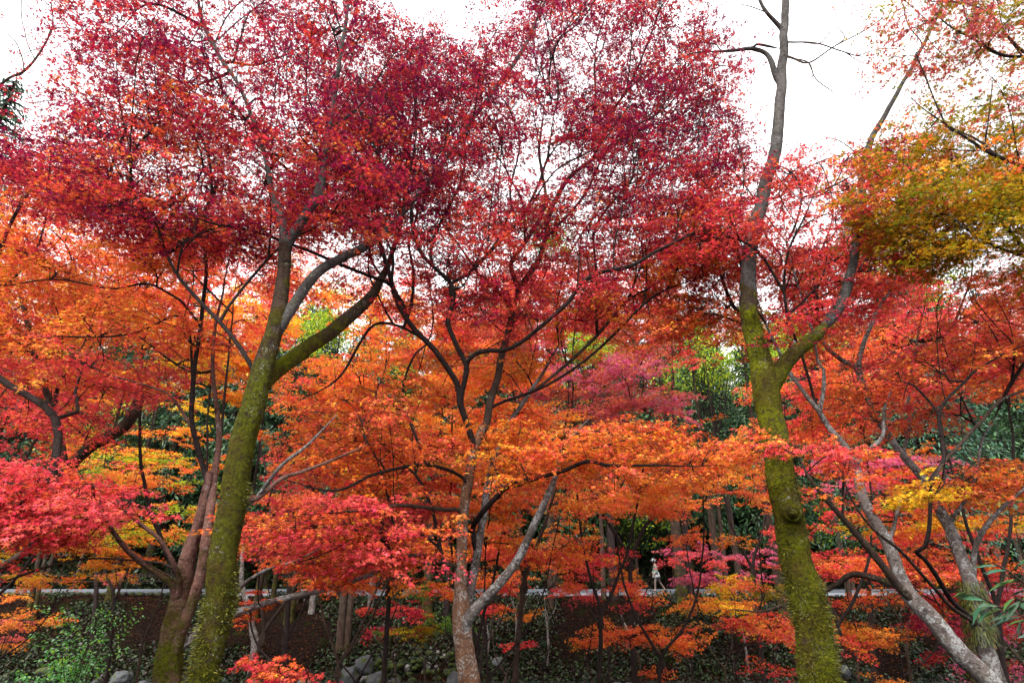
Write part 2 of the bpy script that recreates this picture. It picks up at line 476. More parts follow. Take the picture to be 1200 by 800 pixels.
DENS = 2.3
class Tree:
    """Skeleton (limbs traced, branches grown towards the leaf sprays) plus its sprays."""
    def __init__(s, name, label, cat, base, bark, twig_bark, group=None):
        s.base = np.asarray(base, float)
        s.root = thing(name, label, cat, s.base, group)
        s.bark, s.twig = bark, twig_bark
        s.pos = np.zeros((60000, 3)); s.rad = np.zeros(60000); s.par = np.full(60000, -1); s.fixed = np.zeros(60000, bool)
        s.ok = np.zeros(60000, bool); s.plen = np.zeros(60000); s.dir = np.zeros((60000, 3)); s.n = 0
        s.sprays = []
        s.ws = 0.85
    def _push(s, p, r, par, fixed, ok):
        i = s.n
        s.pos[i] = p; s.rad[i] = r; s.par[i] = par; s.fixed[i] = fixed; s.ok[i] = ok
        if par >= 0:
            d = p - s.pos[par]; L = np.linalg.norm(d)
            s.plen[i] = s.plen[par] + L
            s.dir[i] = d / (L + 1e-9)
        else: s.dir[i] = (0, 0, 1)
        s.n += 1
        return i
    def limb(s, pts, name='limb', ok=True, sides=None, rough=0.06, ok_from=0.0, cut=False, bark=None, wob=0.017):
        """pts: world (x,y,z,r). One mesh part of its own; its nodes join the skeleton."""
        pts = np.asarray(pts, float)
        if s.n and name != 'trunk':      # root the limb inside the wood it leaves
            j = int(np.argmin(((s.pos[:s.n] - pts[0, :3]) ** 2).sum(1)))
            for _ in range(2):
                if s.par[j] >= 0 and np.linalg.norm(s.pos[s.par[j]] - pts[0, :3]) < 0.45: j = int(s.par[j])
            dd = np.linalg.norm(s.pos[j] - pts[0, :3])
            if 0.02 < dd < 1.0: pts = np.concatenate([[[*s.pos[j], min(pts[0, 3], s.rad[j] * 0.75)]], pts])
        thick = pts[:, 3].max() > 0.14
        q = catmull(pts, 0.035 if thick else 0.07)
        n = len(q)
        if name in ('limb', 'stem') and not cut:
            tt = np.linspace(0, 1, n)
            q[:, 3] *= 1 - 0.62 * smooth((tt - 0.72) / 0.28)
        for i in range(1, n - 1):     # a little irregularity in the path
            v = mnoise.noise_vector(Vector(q[i, :3]) * 1.7)
            q[i, :3] += np.array(v) * wob * min(1, i / 4) * (1.0 + 10 * q[i, 3])
        big = q[:, 3].max()
        sides = sides or (52 if thick else 26 if big > 0.12 else 16 if big > 0.05 else 10)
        so = Soup()
        s_r = tube(so, q, sides, rough, 4.0 if big > 0.1 else 9.0, random.uniform(0, 50))
        me = so.mesh(name, s.base, True)
        link(name, me, bark or s.bark, s.root)
        par = -1
        if s.n:
            par = int(np.argmin(((s.pos[:s.n] - q[0, :3]) ** 2).sum(1)))
        for i in range(0, n, 4 if thick else 2):
            par = s._push(q[i, :3], q[i, 3], par, True, ok and i / n >= ok_from)
        return q
    def px(s, pts, name='limb', ground=False, **kw):
        out = []
        for (x, y, Y, w) in pts:
            p = P(x, y, Y)
            out.append((*p, max(w * s.ws, min(w, 1.5)) * 0.5 * depth(p) / FPX / math.sqrt(1 + ((x - 600) / FPX) ** 2)))
        if ground:
            p0 = np.array(out[0])
            b = np.array([s.base[0], s.base[1], s.base[2] - 0.25, p0[3] * 1.45])
            out = [b, np.array([*(b[:3] * 0.55 + p0[:3] * 0.45), p0[3] * 1.12])] + out
        return s.limb(np.array(out), name, **kw)
    def spray(s, c, L, pal, yaw=None, tilt=None):
        s.sprays.append((np.asarray(c, float), L, pal, yaw, tilt))
    def pad(s, c, rad, n, pal, L=0.6, flat=0.07, pal2=None, f2=0.25):
        """A flat layer of sprays round c."""
        for _ in range(n):
            a, r = rng.uniform(0, 2 * math.pi), math.sqrt(rng.uniform(0, 1)) * rad
            p = c + np.array([r * math.cos(a), r * math.sin(a), rng.normal() * flat * rad - 0.10 * r * r / max(rad, 0.1)])
            s.spray(p, L * rng.uniform(0.75, 1.25), pal2 if (pal2 and rng.random() < f2) else pal)
    def fill(s, poly, Yr, n, pal, per=7, padr=0.5, L=0.55, pal2=None, f2=0.25, holes=(), gap=0.0, hmin=None, flat=0.12):
        """Sprays in flat layers through the volume seen inside poly between two depths."""
        poly = np.asarray(poly, float)
        x0, y0 = poly.min(0); x1, y1 = poly.max(0)
        made = 0; tries = 0; n = int(n * DENS)
        while made < n and tries < n * 40:
            tries += 1
            x, y = rng.uniform(x0, x1), rng.uniform(y0, y1)
            ins = False
            for i in range(len(poly)):
                (ax, ay), (bx, by) = poly[i], poly[i - 1]
                if (ay > y) != (by > y) and x < (bx - ax) * (y - ay) / (by - ay) + ax: ins = not ins
            if not ins: continue
            if any(((x - hx) / hr) ** 2 + ((y - hy) / hv) ** 2 < 1 and rng.random() < hp for hx, hy, hr, hv, hp in holes): continue
            c = P(x, y, rng.uniform(*Yr))
            if gap > 0 and mnoise.noise(Vector(c) * 0.9) < gap - 0.5: continue
            pl = pal2 if (pal2 and rng.random() < f2) else pal
            s.pad(c, padr * rng.uniform(0.7, 1.2), per, pl, L, flat)
            made += per
    def grow(s, seg=0.22, bf=0.22, attach_z=None):
        """Join each spray to the nearest branch by a curved twig, nearest sprays first."""
        if not s.sprays: return
        okm = np.flatnonzero(s.ok[:s.n])
        B = np.array([sp[0] for sp in s.sprays])
        d0 = np.array([((s.pos[okm] - b) ** 2).sum(1).min() for b in B])
        s.ends = [None] * len(B)
        s.heads = [0.0] * len(B)
        for k in np.argsort(d0):
            b = B[k]; L = s.sprays[k][1]
            cand = s.ok[:s.n]
            dv = b - s.pos[:s.n]
            d = np.sqrt((dv ** 2).sum(1))
            cost = d + bf * s.plen[:s.n] + np.where(d > 1e-6, 0.25 * d * (1 - (dv * s.dir[:s.n]).sum(1) / (d + 1e-9)), 0)
            cost[~cand] = 1e9
            j = int(np.argmin(cost))
            p0 = s.pos[j]; v = b - p0; D = np.linalg.norm(v)
            hd = v.copy(); hd[2] *= 0.2
            hd = hd / (np.linalg.norm(hd) + 1e-9)
            yaw = math.atan2(hd[1], hd[0]) + rng.normal(0, 0.35)
            st = b - 0.4 * L * np.array([math.cos(yaw), math.sin(yaw), 0])
            v = st - p0; D = np.linalg.norm(v)
            m = max(1, int(D / seg))
            ctrl = p0 + s.dir[j] * D * 0.35 + v * 0.15 + np.array([0, 0, 0.08 * D])
            par = j
            ph = rng.uniform(0, 100)
            for i in range(1, m + 1):
                t = i / m
                p = p0 * (1 - t) ** 2 + 2 * ctrl * t * (1 - t) + st * t * t
                if i < m:
                    p = p + np.array(mnoise.noise_vector(Vector(p) * 2.3 + Vector((ph, 0, 0)))) * 0.045
                par = s._push(p, 0, par, False, True)
            s.ends[k] = par; s.heads[k] = yaw
    def finish(s, shape=LEAF_NEAR, leaf=0.0475, tpls=TPL_NEAR, twigs=True, r0=0.0030, rexp=0.42, keep=1.0, crown='crown', mat=None, tilt=0.5, droop=0.35, wood=True):
        n = s.n
        cnt = np.zeros(n)
        if s.sprays:
            for e in s.ends: cnt[e] += 1
        for i in range(n - 1, -1, -1):
            if s.par[i] >= 0: cnt[s.par[i]] += cnt[i]
        r = np.where(s.fixed[:n], s.rad[:n], r0 * np.maximum(cnt, 1) ** rexp)
        kids = {}
        for i in range(n):
            if s.par[i] >= 0 and not s.fixed[i]: kids.setdefault(int(s.par[i]), []).append(i)
        main = np.full(n, -1)
        for i in range(n):
            k = kids.get(i)
            if k: main[i] = max(k, key=lambda q: cnt[q])
        ii = np.flatnonzero((~s.fixed[:n]) & (main >= 0))
        for _ in range(3):               # ease sharp kinks
            q = s.pos[:n].copy()
            s.pos[ii] = 0.5 * q[ii] + 0.25 * q[s.par[ii]] + 0.25 * q[main[ii]]
        bs = Soup()
        stack = [(i, c) for i in range(n) if s.fixed[i] for c in kids.get(i, [])]
        while stack:
            p, c = stack.pop()
            chain = [p, c]
            while True:
                k = kids.get(c, [])
                if not k: break
                k = sorted(k, key=lambda q: -cnt[q])
                for o in k[1:]: stack.append((c, o))
                c = k[0]; chain.append(c)
            q = np.concatenate([s.pos[chain], r[chain][:, None]], 1)
            q[0, 3] = min(q[0, 3], q[1, 3] * 1.15)
            sd = 9 if q[1, 3] > 0.03 else 6 if q[1, 3] > 0.012 else 4 if q[1, 3] > 0.006 else 3
            tube(bs, q, sd, cap=False)
        ls = Soup()
        if s.sprays:
            for ti, (tp, th, ts) in enumerate(tpls):
                idx = [k for k in range(len(s.sprays)) if k % len(tpls) == ti]
                if not idx: continue
                o = s.pos[[s.ends[k] for k in idx]]
                L = np.array([s.sprays[k][1] for k in idx])
                yaw = np.array([s.heads[k] for k in idx])
                pit = rng.normal(-0.05, 0.22, len(idx)); rol = rng.normal(0, 0.25, len(idx))
                cw, sw, cp, sp = np.cos(yaw), np.sin(yaw), np.cos(pit), np.sin(pit)
                ex = np.stack([cw * cp, sw * cp, sp], 1)
                ey = np.stack([-sw, cw, np.zeros(len(idx))], 1)
                ez = np.cross(ex, ey)
                ey, ez = ey * np.cos(rol)[:, None] + ez * np.sin(rol)[:, None], ez * np.cos(rol)[:, None] - ey * np.sin(rol)[:, None]
                E = np.stack([ex, ey, ez], 1)
                pos = o[:, None, :] + L[:, None, None] * np.einsum('lk,nkj->nlj', tp, E)
                yw = yaw[:, None] + th[None, :]
                nl = len(tp)
                cols = np.concatenate([pick(s.sprays[k][2], 1, 0.15) * 0.35 + pick(s.sprays[k][2], nl, 0.22) * 0.65 for k in idx])
                msk = rng.random(len(idx) * nl) < keep
                pos2, yw2 = pos.reshape(-1, 3)[msk], yw.reshape(-1)[msk]
                add_leaves(ls, pos2, yw2 + rng.normal(0, 0.3, len(pos2)), leaf * rng.uniform(0.5, 1.25, len(pos2)), shape, cols[msk], tilt, droop)
                if twigs:
                    for a, b, lev in ts:
                        pa = o + L[:, None] * np.einsum('k,nkj->nj', a, E)
                        pb = o + L[:, None] * np.einsum('k,nkj->nj', b, E)
                        ra = (0.0028 if lev == 0 else 0.0019) * r0 / 0.003
                        side = np.array([[1, 0, 0], [-0.5, 0.87, 0], [-0.5, -0.87, 0]]) if abs((b - a)[2]) > 0.5 else np.array([[0.6, -0.6, 0.5], [-0.6, 0.6, 0.5], [0, 0, -1]])
                        va = pa[:, None, :] + side[None] * ra
                        vb = pb[:, None, :] + side[None] * ra * 0.6
                        vv = np.concatenate([va, vb], 1).reshape(-1, 3)
                        f = (np.arange(len(idx))[:, None] * 6 + np.array([0, 1, 4, 3, 1, 2, 5, 4, 2, 0, 3, 5])[None]).ravel()
                        bs.add(vv, f, np.full(len(idx) * 3, 4))
            link(crown, ls.mesh(crown, s.base), mat or M['leaf'], s.root)
        if bs.v and wood:
            link('branchwork', bs.mesh('branchwork', s.base, True), s.twig, s.root)
        return s

def base_at(px, py, Y):
    p = P(px, py, Y)
    return np.array([p[0], p[1], float(ground_z(p[0], p[1]))])


# ================================================================== SETTING
# ---- ground: one sheet to the horizon
def build_ground():
    xs = np.unique(np.concatenate([np.linspace(-260, -34, 24), np.arange(-34, 34.01, 0.4), np.linspace(34, 260, 24)]))
    ys = np.unique(np.concatenate([np.linspace(-60, -4, 10), np.arange(-4, 46, 0.35), np.linspace(46, 300, 50)]))
    X, Y = np.meshgrid(xs, ys)
    Z = ground_z(X, Y)
    Z = np.where((Y > 33.0) & (Y < 39.5), Z - 0.06, Z)
    Z = np.where(Y > 120, ground_z(X, np.full_like(Y, 120.0)), Z)
    V = np.stack([X, Y, Z], -1).reshape(-1, 3)
    nx, ny = len(xs), len(ys)
    i, j = np.meshgrid(np.arange(ny - 1), np.arange(nx - 1), indexing='ij')
    f = np.stack([i * nx + j, i * nx + j + 1, (i + 1) * nx + j + 1, (i + 1) * nx + j], -1).reshape(-1)
    me = mesh_np('ground', V, f, np.full((nx - 1) * (ny - 1), 4), smooth_faces=True)
    m, nt, b, out = new_mat('forest_floor')
    vec, raw = coords(nt)
    n1 = noise_n(nt, raw, 0.9, 6, 0.65); n2 = noise_n(nt, raw, 9, 6, 0.75); n3 = noise_n(nt, raw, 38, 3, 0.7)
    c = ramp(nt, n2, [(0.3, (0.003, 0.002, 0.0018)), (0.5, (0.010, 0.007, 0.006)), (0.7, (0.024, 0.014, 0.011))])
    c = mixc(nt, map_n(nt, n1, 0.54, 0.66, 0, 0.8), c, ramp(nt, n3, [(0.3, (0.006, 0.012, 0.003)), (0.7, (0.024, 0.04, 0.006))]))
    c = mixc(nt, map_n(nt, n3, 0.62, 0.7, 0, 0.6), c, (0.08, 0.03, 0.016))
    nt.links.new(c, b.inputs['Base Color'])
    b.inputs['Roughness'].default_value = 0.95
    b.inputs['Specular IOR Level'].default_value = 0.0
    bump(nt, b, math_n(nt, 'ADD', n2, n3), 1.0, 0.08)
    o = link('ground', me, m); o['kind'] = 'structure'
build_ground()

# ---- road along the top of the far bank
def build_road():
    xs = np.linspace(-120, 120, 121)
    prof = [(33.2, -0.2), (33.2, 0.10), (33.35, 0.10), (33.36, 0.05), (39.4, 0.07)]
    V = np.array([[x, y + 0.12 * math.sin(x * 0.05), z] for x in xs for (y, z) in prof])
    k = len(prof); f = []
    for i in range(len(xs) - 1):
        for j in range(k - 1):
            f += [i * k + j, (i + 1) * k + j, (i + 1) * k + j + 1, i * k + j + 1]
    me = mesh_np('road', V, f, np.full(len(f) // 4, 4))
    m, nt, b, out = new_mat('worn_pale_asphalt')
    vec, raw = coords(nt)
    n = noise_n(nt, raw, 1.3, 5, 0.6); n2 = noise_n(nt, raw, 60, 3, 0.6)
    c = ramp(nt, n, [(0.3, (0.10, 0.112, 0.135)), (0.7, (0.155, 0.17, 0.2))])
    c = mixc(nt, map_n(nt, n2, 0.4, 0.7, 0, 0.4), c, (0.08, 0.083, 0.09))
    nt.links.new(c, b.inputs['Base Color'])
    b.inputs['Roughness'].default_value = 0.55
    bump(nt, b, n2, 0.2, 0.01)
    o = link('road', me, m); o['kind'] = 'structure'
build_road()

# ---- shallow stream
def build_stream():
    xs = np.linspace(-60, 60, 61); ys = np.linspace(13, 27, 15)
    X, Y = np.meshgrid(xs, ys)
    V = np.stack([X, Y, np.full_like(X, -2.95)], -1).reshape(-1, 3)
    nx, ny = 61, 15
    i, j = np.meshgrid(np.arange(ny - 1), np.arange(nx - 1), indexing='ij')
    f = np.stack([i * nx + j, i * nx + j + 1, (i + 1) * nx + j + 1, (i + 1) * nx + j], -1).reshape(-1)
    me = mesh_np('stream', V, f, np.full((nx - 1) * (ny - 1), 4))
    m, nt, b, out = new_mat('stream_water')
    vec, raw = coords(nt, (1, 0.5, 1))
    b.inputs['Base Color'].default_value = (0.02, 0.028, 0.025, 1)
    b.inputs['Roughness'].default_value = 0.06
    bump(nt, b, noise_n(nt, vec, 5, 4, 0.6), 0.35, 0.05)
    o = link('stream', me, m); o['kind'] = 'structure'
build_stream()

# ---- stones
def stone_mat(name, a, c, moss):
    m, nt, b, out = new_mat(name)
    vec, raw = coords(nt)
    n = noise_n(nt, raw, 6, 6, 0.7); n2 = noise_n(nt, raw, 2.5, 5, 0.7)
    col = ramp(nt, n, [(0.3, a), (0.7, c)])
    col = mixc(nt, map_n(nt, n2, 0.62 - moss * 0.2, 0.7 - moss * 0.2), col, (0.035, 0.05, 0.01))
    nt.links.new(col, b.inputs['Base Color']); b.inputs['Roughness'].default_value = 0.8; b.inputs['Specular IOR Level'].default_value = 0.12
    bump(nt, b, n, 0.6, 0.04)
    return m
M['stone'] = stone_mat('grey_stone', (0.03, 0.033, 0.037), (0.10, 0.108, 0.115), 0.4)
M['stone_pale'] = stone_mat('pale_stone', (0.09, 0.087, 0.084), (0.22, 0.21, 0.20), 0.3)
M['stone_dark'] = stone_mat('dark_stone', (0.008, 0.008, 0.008), (0.034, 0.031, 0.029), 0.7)

def stone_mesh(name, sx, sy, sz, seed, sub=3):
    bm = bmesh.new()
    bmesh.ops.create_icosphere(bm, subdivisions=sub, radius=1)
    for v in bm.verts:
        d = v.co.normalized()
        k = 1 + 0.42 * mnoise.noise(d * 1.2 + Vector((seed, 0, 0))) + 0.2 * mnoise.noise(d * 2.6 + Vector((0, seed, 0))) + 0.06 * mnoise.noise(d * 7 + Vector((0, 0, seed)))
        q = d * k
        q = Vector((math.copysign(abs(q.x) ** 0.85, q.x), math.copysign(abs(q.y) ** 0.85, q.y), math.copysign(abs(q.z) ** 0.8, q.z)))
        v.co = Vector((q.x * sx, q.y * sy, q.z * sz))
    me = bpy.data.meshes.new(name)
    for f in bm.faces: f.smooth = True
    bm.to_mesh(me); bm.free()
    return me

def stone(px, py, Y, w, h, mat, label, group=None, seed=None):
    p = P(px, py, Y)
    s = depth(p) / FPX
    me = stone_mesh('stone', w * s / 2, w * s / 2 * random.uniform(0.75, 1), h * s / 2, seed if seed is not None else random.uniform(0, 99))
    o = link('stone', me, M[mat], loc=p)
    o.rotation_euler = (random.uniform(-0.2, 0.2), random.uniform(-0.2, 0.2), random.uniform(0, 6))
    tag(o, label, 'stone', group)
    return o
stone(428, 779, 26.3, 22, 20, 'stone', 'large grey boulder by the stream, nearest the red spray, with a mossy side', 'boulders by the stream')
stone(409, 792, 25.9, 22, 20, 'stone', 'dark grey rounded boulder low beside the red maple spray at the stream', 'boulders by the stream')
stone(441, 798, 25.8, 24, 16, 'stone', 'broad flat-topped boulder below the other two grey ones at the stream', 'boulders by the stream')
stone(532, 797, 25.9, 16, 18, 'stone', 'grey boulder tucked against the foot of the two-stemmed rusty maple', 'boulders by the stream')
stone(584, 775, 27.0, 15, 9, 'stone', 'small pale stone on the dark bank just beyond the rusty maple trunk', 'boulders by the stream')
stone(142, 794, 26.0, 26, 15, 'stone', 'pale blue-grey boulder at the water beside the pinkish twin trunk', 'boulders by the stream')
stone(60, 787, 26.2, 30, 12, 'stone_dark', 'long low dark rock under the pale green shrub', 'boulders by the stream')
stone(988, 786, 26.4, 20, 11, 'stone', 'grey stone at the foot of the bank right behind the great mossy trunk', 'boulders by the stream')
random.seed(3)
k = 0
while k < 60:
    x = random.uniform(-24, 24); y = random.uniform(24.2, 27.2)
    z = float(ground_z(x, y))
    s = random.uniform(0.09, 0.3)
    o = link('stone', stone_mesh('stone', s, s * random.uniform(0.7, 1), s * random.uniform(0.45, 0.75), random.uniform(0, 99), 2), M[random.choice(['stone', 'stone', 'stone_dark', 'stone_pale'])], loc=(x, y, max(z, -3.0) + s * 0.15))
    o.rotation_euler = (0, 0, random.uniform(0, 6))
    tag(o, 'small rounded stone among many lining the stream at the foot of the bank', 'stone', 'small stones along the stream')
    k += 1

# ---- remains of a rubble wall in the bank
def build_rubble():
    c = P(500, 790, 27.3)
    root = thing('rubble_wall', 'low rubble retaining wall with pale rounded stones showing in the dark bank', 'stone wall', c)
    specs = [(459, 786, 8, 10), (478, 783, 9, 9), (490, 765, 7, 7), (504, 768, 9, 9), (513, 766, 6, 9), (520, 769, 7, 7), (500, 781, 13, 9), (511, 783, 6, 8), (499, 788, 11, 8),
             (523, 787, 8, 7), (466, 795, 10, 8), (483, 797, 12, 8), (512, 796, 12, 8), (497, 775, 9, 5), (486, 775, 7, 5), (470, 775, 8, 6), (540, 774, 9, 7), (448, 788, 7, 7)]
    for i, (x, y, w, h) in enumerate(specs):
        p = P(x, y, 27.25 - (795 - y) * -0.045)
        p[1] = max(p[1], 27.0); s = depth(p) / FPX
        pale = i < 9
        o = link('wall_stone', stone_mesh('wall_stone', w * s / 2, w * s / 2, h * s / 2, i * 3.7, 2), M['stone_pale' if pale else 'stone_dark'], root, Vector(p - c))
    rs = random.Random(12)
    for i in range(46):
        x = rs.uniform(440, 566); y = rs.uniform(764, 800)
        p = P(x, y, 27.5); p[1] = 27.45 + rs.uniform(0, 0.2); w = rs.uniform(0.09, 0.22)
        link('wall_stone', stone_mesh('wall_stone', w, w, w * 0.6, i * 1.9 + 50, 2), M['stone_dark'], root, Vector(p - c))
build_rubble()

# ---- dry-stone wall holding the road edge
def build_road_wall(x0, x1, label, seed, h0=0.55):
    rs = random.Random(seed)
    c = np.array([(x0 + x1) / 2, 32.85, -0.45])
    so = Soup()
    x = x0
    bm = bmesh.new()
    for row in range(3):
        x = x0 + rs.uniform(0, 0.2)
        while x < x1:
            w = rs.uniform(0.25, 0.55); h = h0 / 3
            m = Matrix.Translation((x + w / 2 - c[0], rs.uniform(-0.04, 0.04) - row * -0.05, row * h + h / 2 - 0.02)) @ Matrix.Rotation(rs.uniform(-0.1, 0.1), 4, 'Y') @ Matrix.Diagonal((w * 0.52, 0.22, h * 0.56, 1))
            bmesh.ops.create_icosphere(bm, subdivisions=2, radius=1, matrix=m)
            x += w
    for v in bm.verts:
        v.co += Vector(mnoise.noise_vector(v.co * 5)) * 0.03
    for f in bm.faces: f.smooth = True
    me = bpy.data.meshes.new('dry_stone_wall'); bm.to_mesh(me); bm.free()
    o = link('dry_stone_wall', me, M['stone_dark'], loc=c)
    tag(o, label, 'stone wall')
build_road_wall(-31, -17.5, 'dark dry-stone wall under the road edge behind the pale green shrub', 4, 0.62)
build_road_wall(-8, 6, 'mossy dry-stone wall below the road behind the rusty two-stemmed maple', 8, 0.42)
build_road_wall(12, 30, 'dark dry-stone wall below the road behind the leaning grey trunks', 9, 0.42)

# ---- rail fence on the far side of the road
def build_fence(x0, x1, y, label, name='rail_fence', rails=(0.45, 0.82), mat='bark_dark', step=1.8, hgt=0.95):
    root = thing(name, label, 'fence', (x0, y, 0.05))
    xs = np.arange(0, x1 - x0 + 0.01, step)
    for x in xs:
        so = Soup()
        tube(so, np.array([[x, 0, -0.2, 0.055], [x, 0, hgt * 0.5, 0.05], [x, 0, hgt, 0.05]]), 8)
        link('post', so.mesh('post'), M[mat], root)
    for z in rails:
        so = Soup()
        tube(so, catmull(np.array([[x, -0.05, z + 0.015 * math.sin(x * 3), 0.038] for x in xs]), 0.6), 6)
        link('rail', so.mesh('rail'), M[mat], root)
build_fence(-33, -19.5, 39.7, 'dark wooden rail fence along the far road edge under yellow leaves')

# ---- small roofed post and teal shed beyond the road
def box(so, c, s):
    x, y, z = [v / 2 for v in s]
    V = np.array([[i * x, j * y, k * z] for i in (-1, 1) for j in (-1, 1) for k in (-1, 1)]) + np.asarray(c)
    so.add(V, [0, 1, 3, 2, 4, 6, 7, 5, 0, 4, 5, 1, 2, 3, 7, 6, 0, 2, 6, 4, 1, 5, 7, 3], np.full(6, 4))
def plain(name, col, rough=0.6, metal=0.0):
    m, nt, b, out = new_mat(name)
    vec, raw = coords(nt)
    n = noise_n(nt, raw, 7, 5, 0.65)
    nt.links.new(mixc(nt, map_n(nt, n, 0.35, 0.7), col, tuple(c * 0.6 for c in col)), b.inputs['Base Color'])
    b.inputs['Roughness'].default_value = rough; b.inputs['Metallic'].default_value = metal
    return m
M['teal'] = plain('weathered_teal_boards', (0.06, 0.22, 0.2)); M['slate'] = plain('dark_roof_sheet', (0.03, 0.03, 0.035), 0.5)
M['wood'] = plain('dark_timber', (0.035, 0.022, 0.016), 0.8); M['white_paint'] = plain('white_paint', (0.75, 0.75, 0.73), 0.5)
def build_shed():
    p = P(336, 690, 43.0); z0 = float(ground_z(p[0], 43.0))
    root = thing('shed', 'small teal boarded shed beyond the road between cedar trunks', 'shed', (p[0], 43.0, z0 - 0.1))
    so = Soup(); box(so, (0, 0, 1.2), (2.2, 1.8, 2.4)); link('wall', so.mesh('wall'), M['teal'], root)
    so = Soup()
    so.add(np.array([[-1.4, -1.25, 2.38], [1.4, -1.25, 2.38], [1.4, 0, 3.0], [-1.4, 0, 3.0], [1.4, 1.25, 2.38], [-1.4, 1.25, 2.38], [-1.4, -1.25, 2.46], [1.4, -1.25, 2.46], [1.4, 0, 3.08], [-1.4, 0, 3.08], [1.4, 1.25, 2.46], [-1.4, 1.25, 2.46]]),
           [6, 7, 8, 9, 9, 8, 10, 11, 3, 2, 1, 0, 5, 4, 2, 3, 0, 1, 7, 6, 4, 5, 11, 10], np.full(6, 4))
    link('roof', so.mesh('roof'), M['slate'], root)
    so = Soup(); box(so, (0.3, -0.93, 0.95), (0.8, 0.05, 1.8)); link('door', so.mesh('door'), M['wood'], root)
build_shed()
def build_lantern():
    p = P(332, 693, 40.2)
    root = thing('notice_board', 'dark roofed wooden board on a single post beside the road by the teal shed', 'notice board', (p[0], 40.2, float(ground_z(p[0], 40.2))))
    so = Soup(); tube(so, np.array([[0, 0, -0.2, 0.07], [0, 0, 0.5, 0.065], [0, 0, 0.75, 0.065]]), 8); link('post', so.mesh('post'), M['wood'], root)
    so = Soup(); box(so, (0, 0, 0.86), (0.85, 0.08, 0.3)); link('board', so.mesh('board'), M['wood'], root)
    so = Soup(); box(so, (0, -0.02, 1.06), (1.15, 0.4, 0.06)); link('roof', so.mesh('roof'), M['slate'], root)
    so = Soup(); box(so, (0.12, 0, 1.18), (0.07, 0.07, 0.18)); link('finial', so.mesh('finial'), M['white_paint'], root)
build_lantern()
def marker(px, Y, label, h=1.0):
    p = P(px, 690, Y)
    root = thing('marker_post', label, 'post', (p[0], Y, 0.0), 'marker posts at the road')
    so = Soup(); tube(so, np.array([[0, 0, -0.1, 0.035], [0, 0, h * 0.8, 0.035]]), 8); link('shaft', so.mesh('shaft'), M['white_paint'], root)
    so = Soup(); tube(so, np.array([[0, 0, h * 0.8, 0.036], [0, 0, h * 0.97, 0.036], [0, 0, h, 0.02]]), 8); link('tip', so.mesh('tip'), M['slate'], root)
marker(461, 38.3, 'thin white marker post across the road beside the reddish roadside saplings', 1.3)
marker(998, 38.2, 'thin pale marker post across the road seen under the arching branch')
marker(1151, 38.4, 'thin white marker post just behind the mossy leaning trunk')

# ================================================================== NEAR TREES
def bez_tree(): pass

# A: great mossy trunk, left
A = Tree('mossy_tree', 'tall tree with a thick moss-green trunk forking into heavy arms, beside the pinkish twin trunk', 'tree', base_at(233, 800, 5.5), M['bark_moss'], M['bark_dark'])
A.ws = 0.68
A.px([(240, 800, 5.5, 54), (256, 705, 5.5, 53), (269, 620, 5.5, 51), (280, 555, 5.5, 49), (290, 500, 5.55, 46), (305, 445, 5.6, 39), (322, 385, 5.7, 30), (332, 320, 5.8, 24), (335, 285, 5.85, 22)], 'trunk', ground=True, ok=False, rough=0.10)
A.px([(334, 290, 5.85, 17), (327, 250, 6.0, 14), (318, 222, 6.1, 11), (306, 170, 6.3, 7.5), (282, 105, 6.6, 7), (240, 32, 6.9, 7.5), (226, -40, 7.2, 7)], ok_from=0.25, bark=M['bark_moss_pale'])
A.px([(337, 288, 5.85, 18), (354, 260, 5.8, 18), (371, 232, 5.75, 18), (377, 212, 5.8, 15), (384, 160, 5.9, 8), (398, 70, 6.0, 7), (414, -30, 6.1, 7)], ok_from=0.3, bark=M['bark_moss_pale'])
A.px([(322, 395, 5.7, 22), (345, 355, 5.8, 20), (375, 318, 6.1, 18), (402, 302, 6.4, 16), (440, 280, 6.7, 14), (464, 258, 6.9, 11), (512, 200, 7.3, 7), (570, 118, 7.8, 7.5), (614, 55, 8.3, 7), (650, -25, 8.8, 5)], ok_from=0.25, bark=M['bark_moss_pale'])
A.px([(300, 458, 5.6, 34), (326, 432, 5.9, 30), (355, 411, 6.2, 28), (392, 388, 6.6, 25), (425, 358, 7.0, 21), (444, 335, 7.3, 15), (458, 300, 7.6, 9), (470, 262, 7.8, 7), (478, 190, 8.0, 6), (490, 90, 8.1, 5), (496, 20, 8.2, 4)], bark=M['bark_deep_moss'], ok_from=0.45)
A.px([(298, 435, 5.6, 9), (270, 391, 5.7, 8), (233, 353, 5.8, 7.5), (205, 317, 5.9, 6), (190, 285, 6.0, 5), (172, 245, 6.1, 4)], ok_from=0.3, bark=M['bark_dark'])
A.px([(283, 592, 5.5, 12), (302, 583, 5.55, 10), (330, 560, 5.7, 8), (352, 553, 5.8, 7), (390, 540, 6.0, 5.5), (430, 520, 6.3, 4)], ok_from=0.3, bark=M['bark_pink'])
A.px([(300, 583, 5.55, 7), (330, 545, 5.5, 7), (362, 520, 5.5, 5.5), (395, 485, 5.6, 4)], ok_from=0.4, bark=M['bark_grey'])
HO = [(330, 90, 22, 16, 0.5), (200, 62, 20, 26, 0.6), (622, 200, 44, 36, 0.9), (500, 8, 56, 26, 0.97), (110, 60, 26, 46, 0.6), (255, 212, 40, 18, 0.6), (690, 65, 18, 34, 0.8), (500, 325, 24, 22, 0.8), (640, 285, 34, 22, 0.88), (690, 335, 16, 12, 0.9), (790, 20, 40, 36, 0.7), (870, 210, 24, 60, 0.5), (40, 60, 44, 90, 0.97)]
A.fill([(60, -60), (420, -60), (430, 60), (440, 250), (330, 265), (260, 300), (60, 250), (40, 110)], (5.2, 8.8), 900, 'crimson', holes=HO, gap=0.1, per=4, padr=0.65, pal2='wine', f2=0.4)
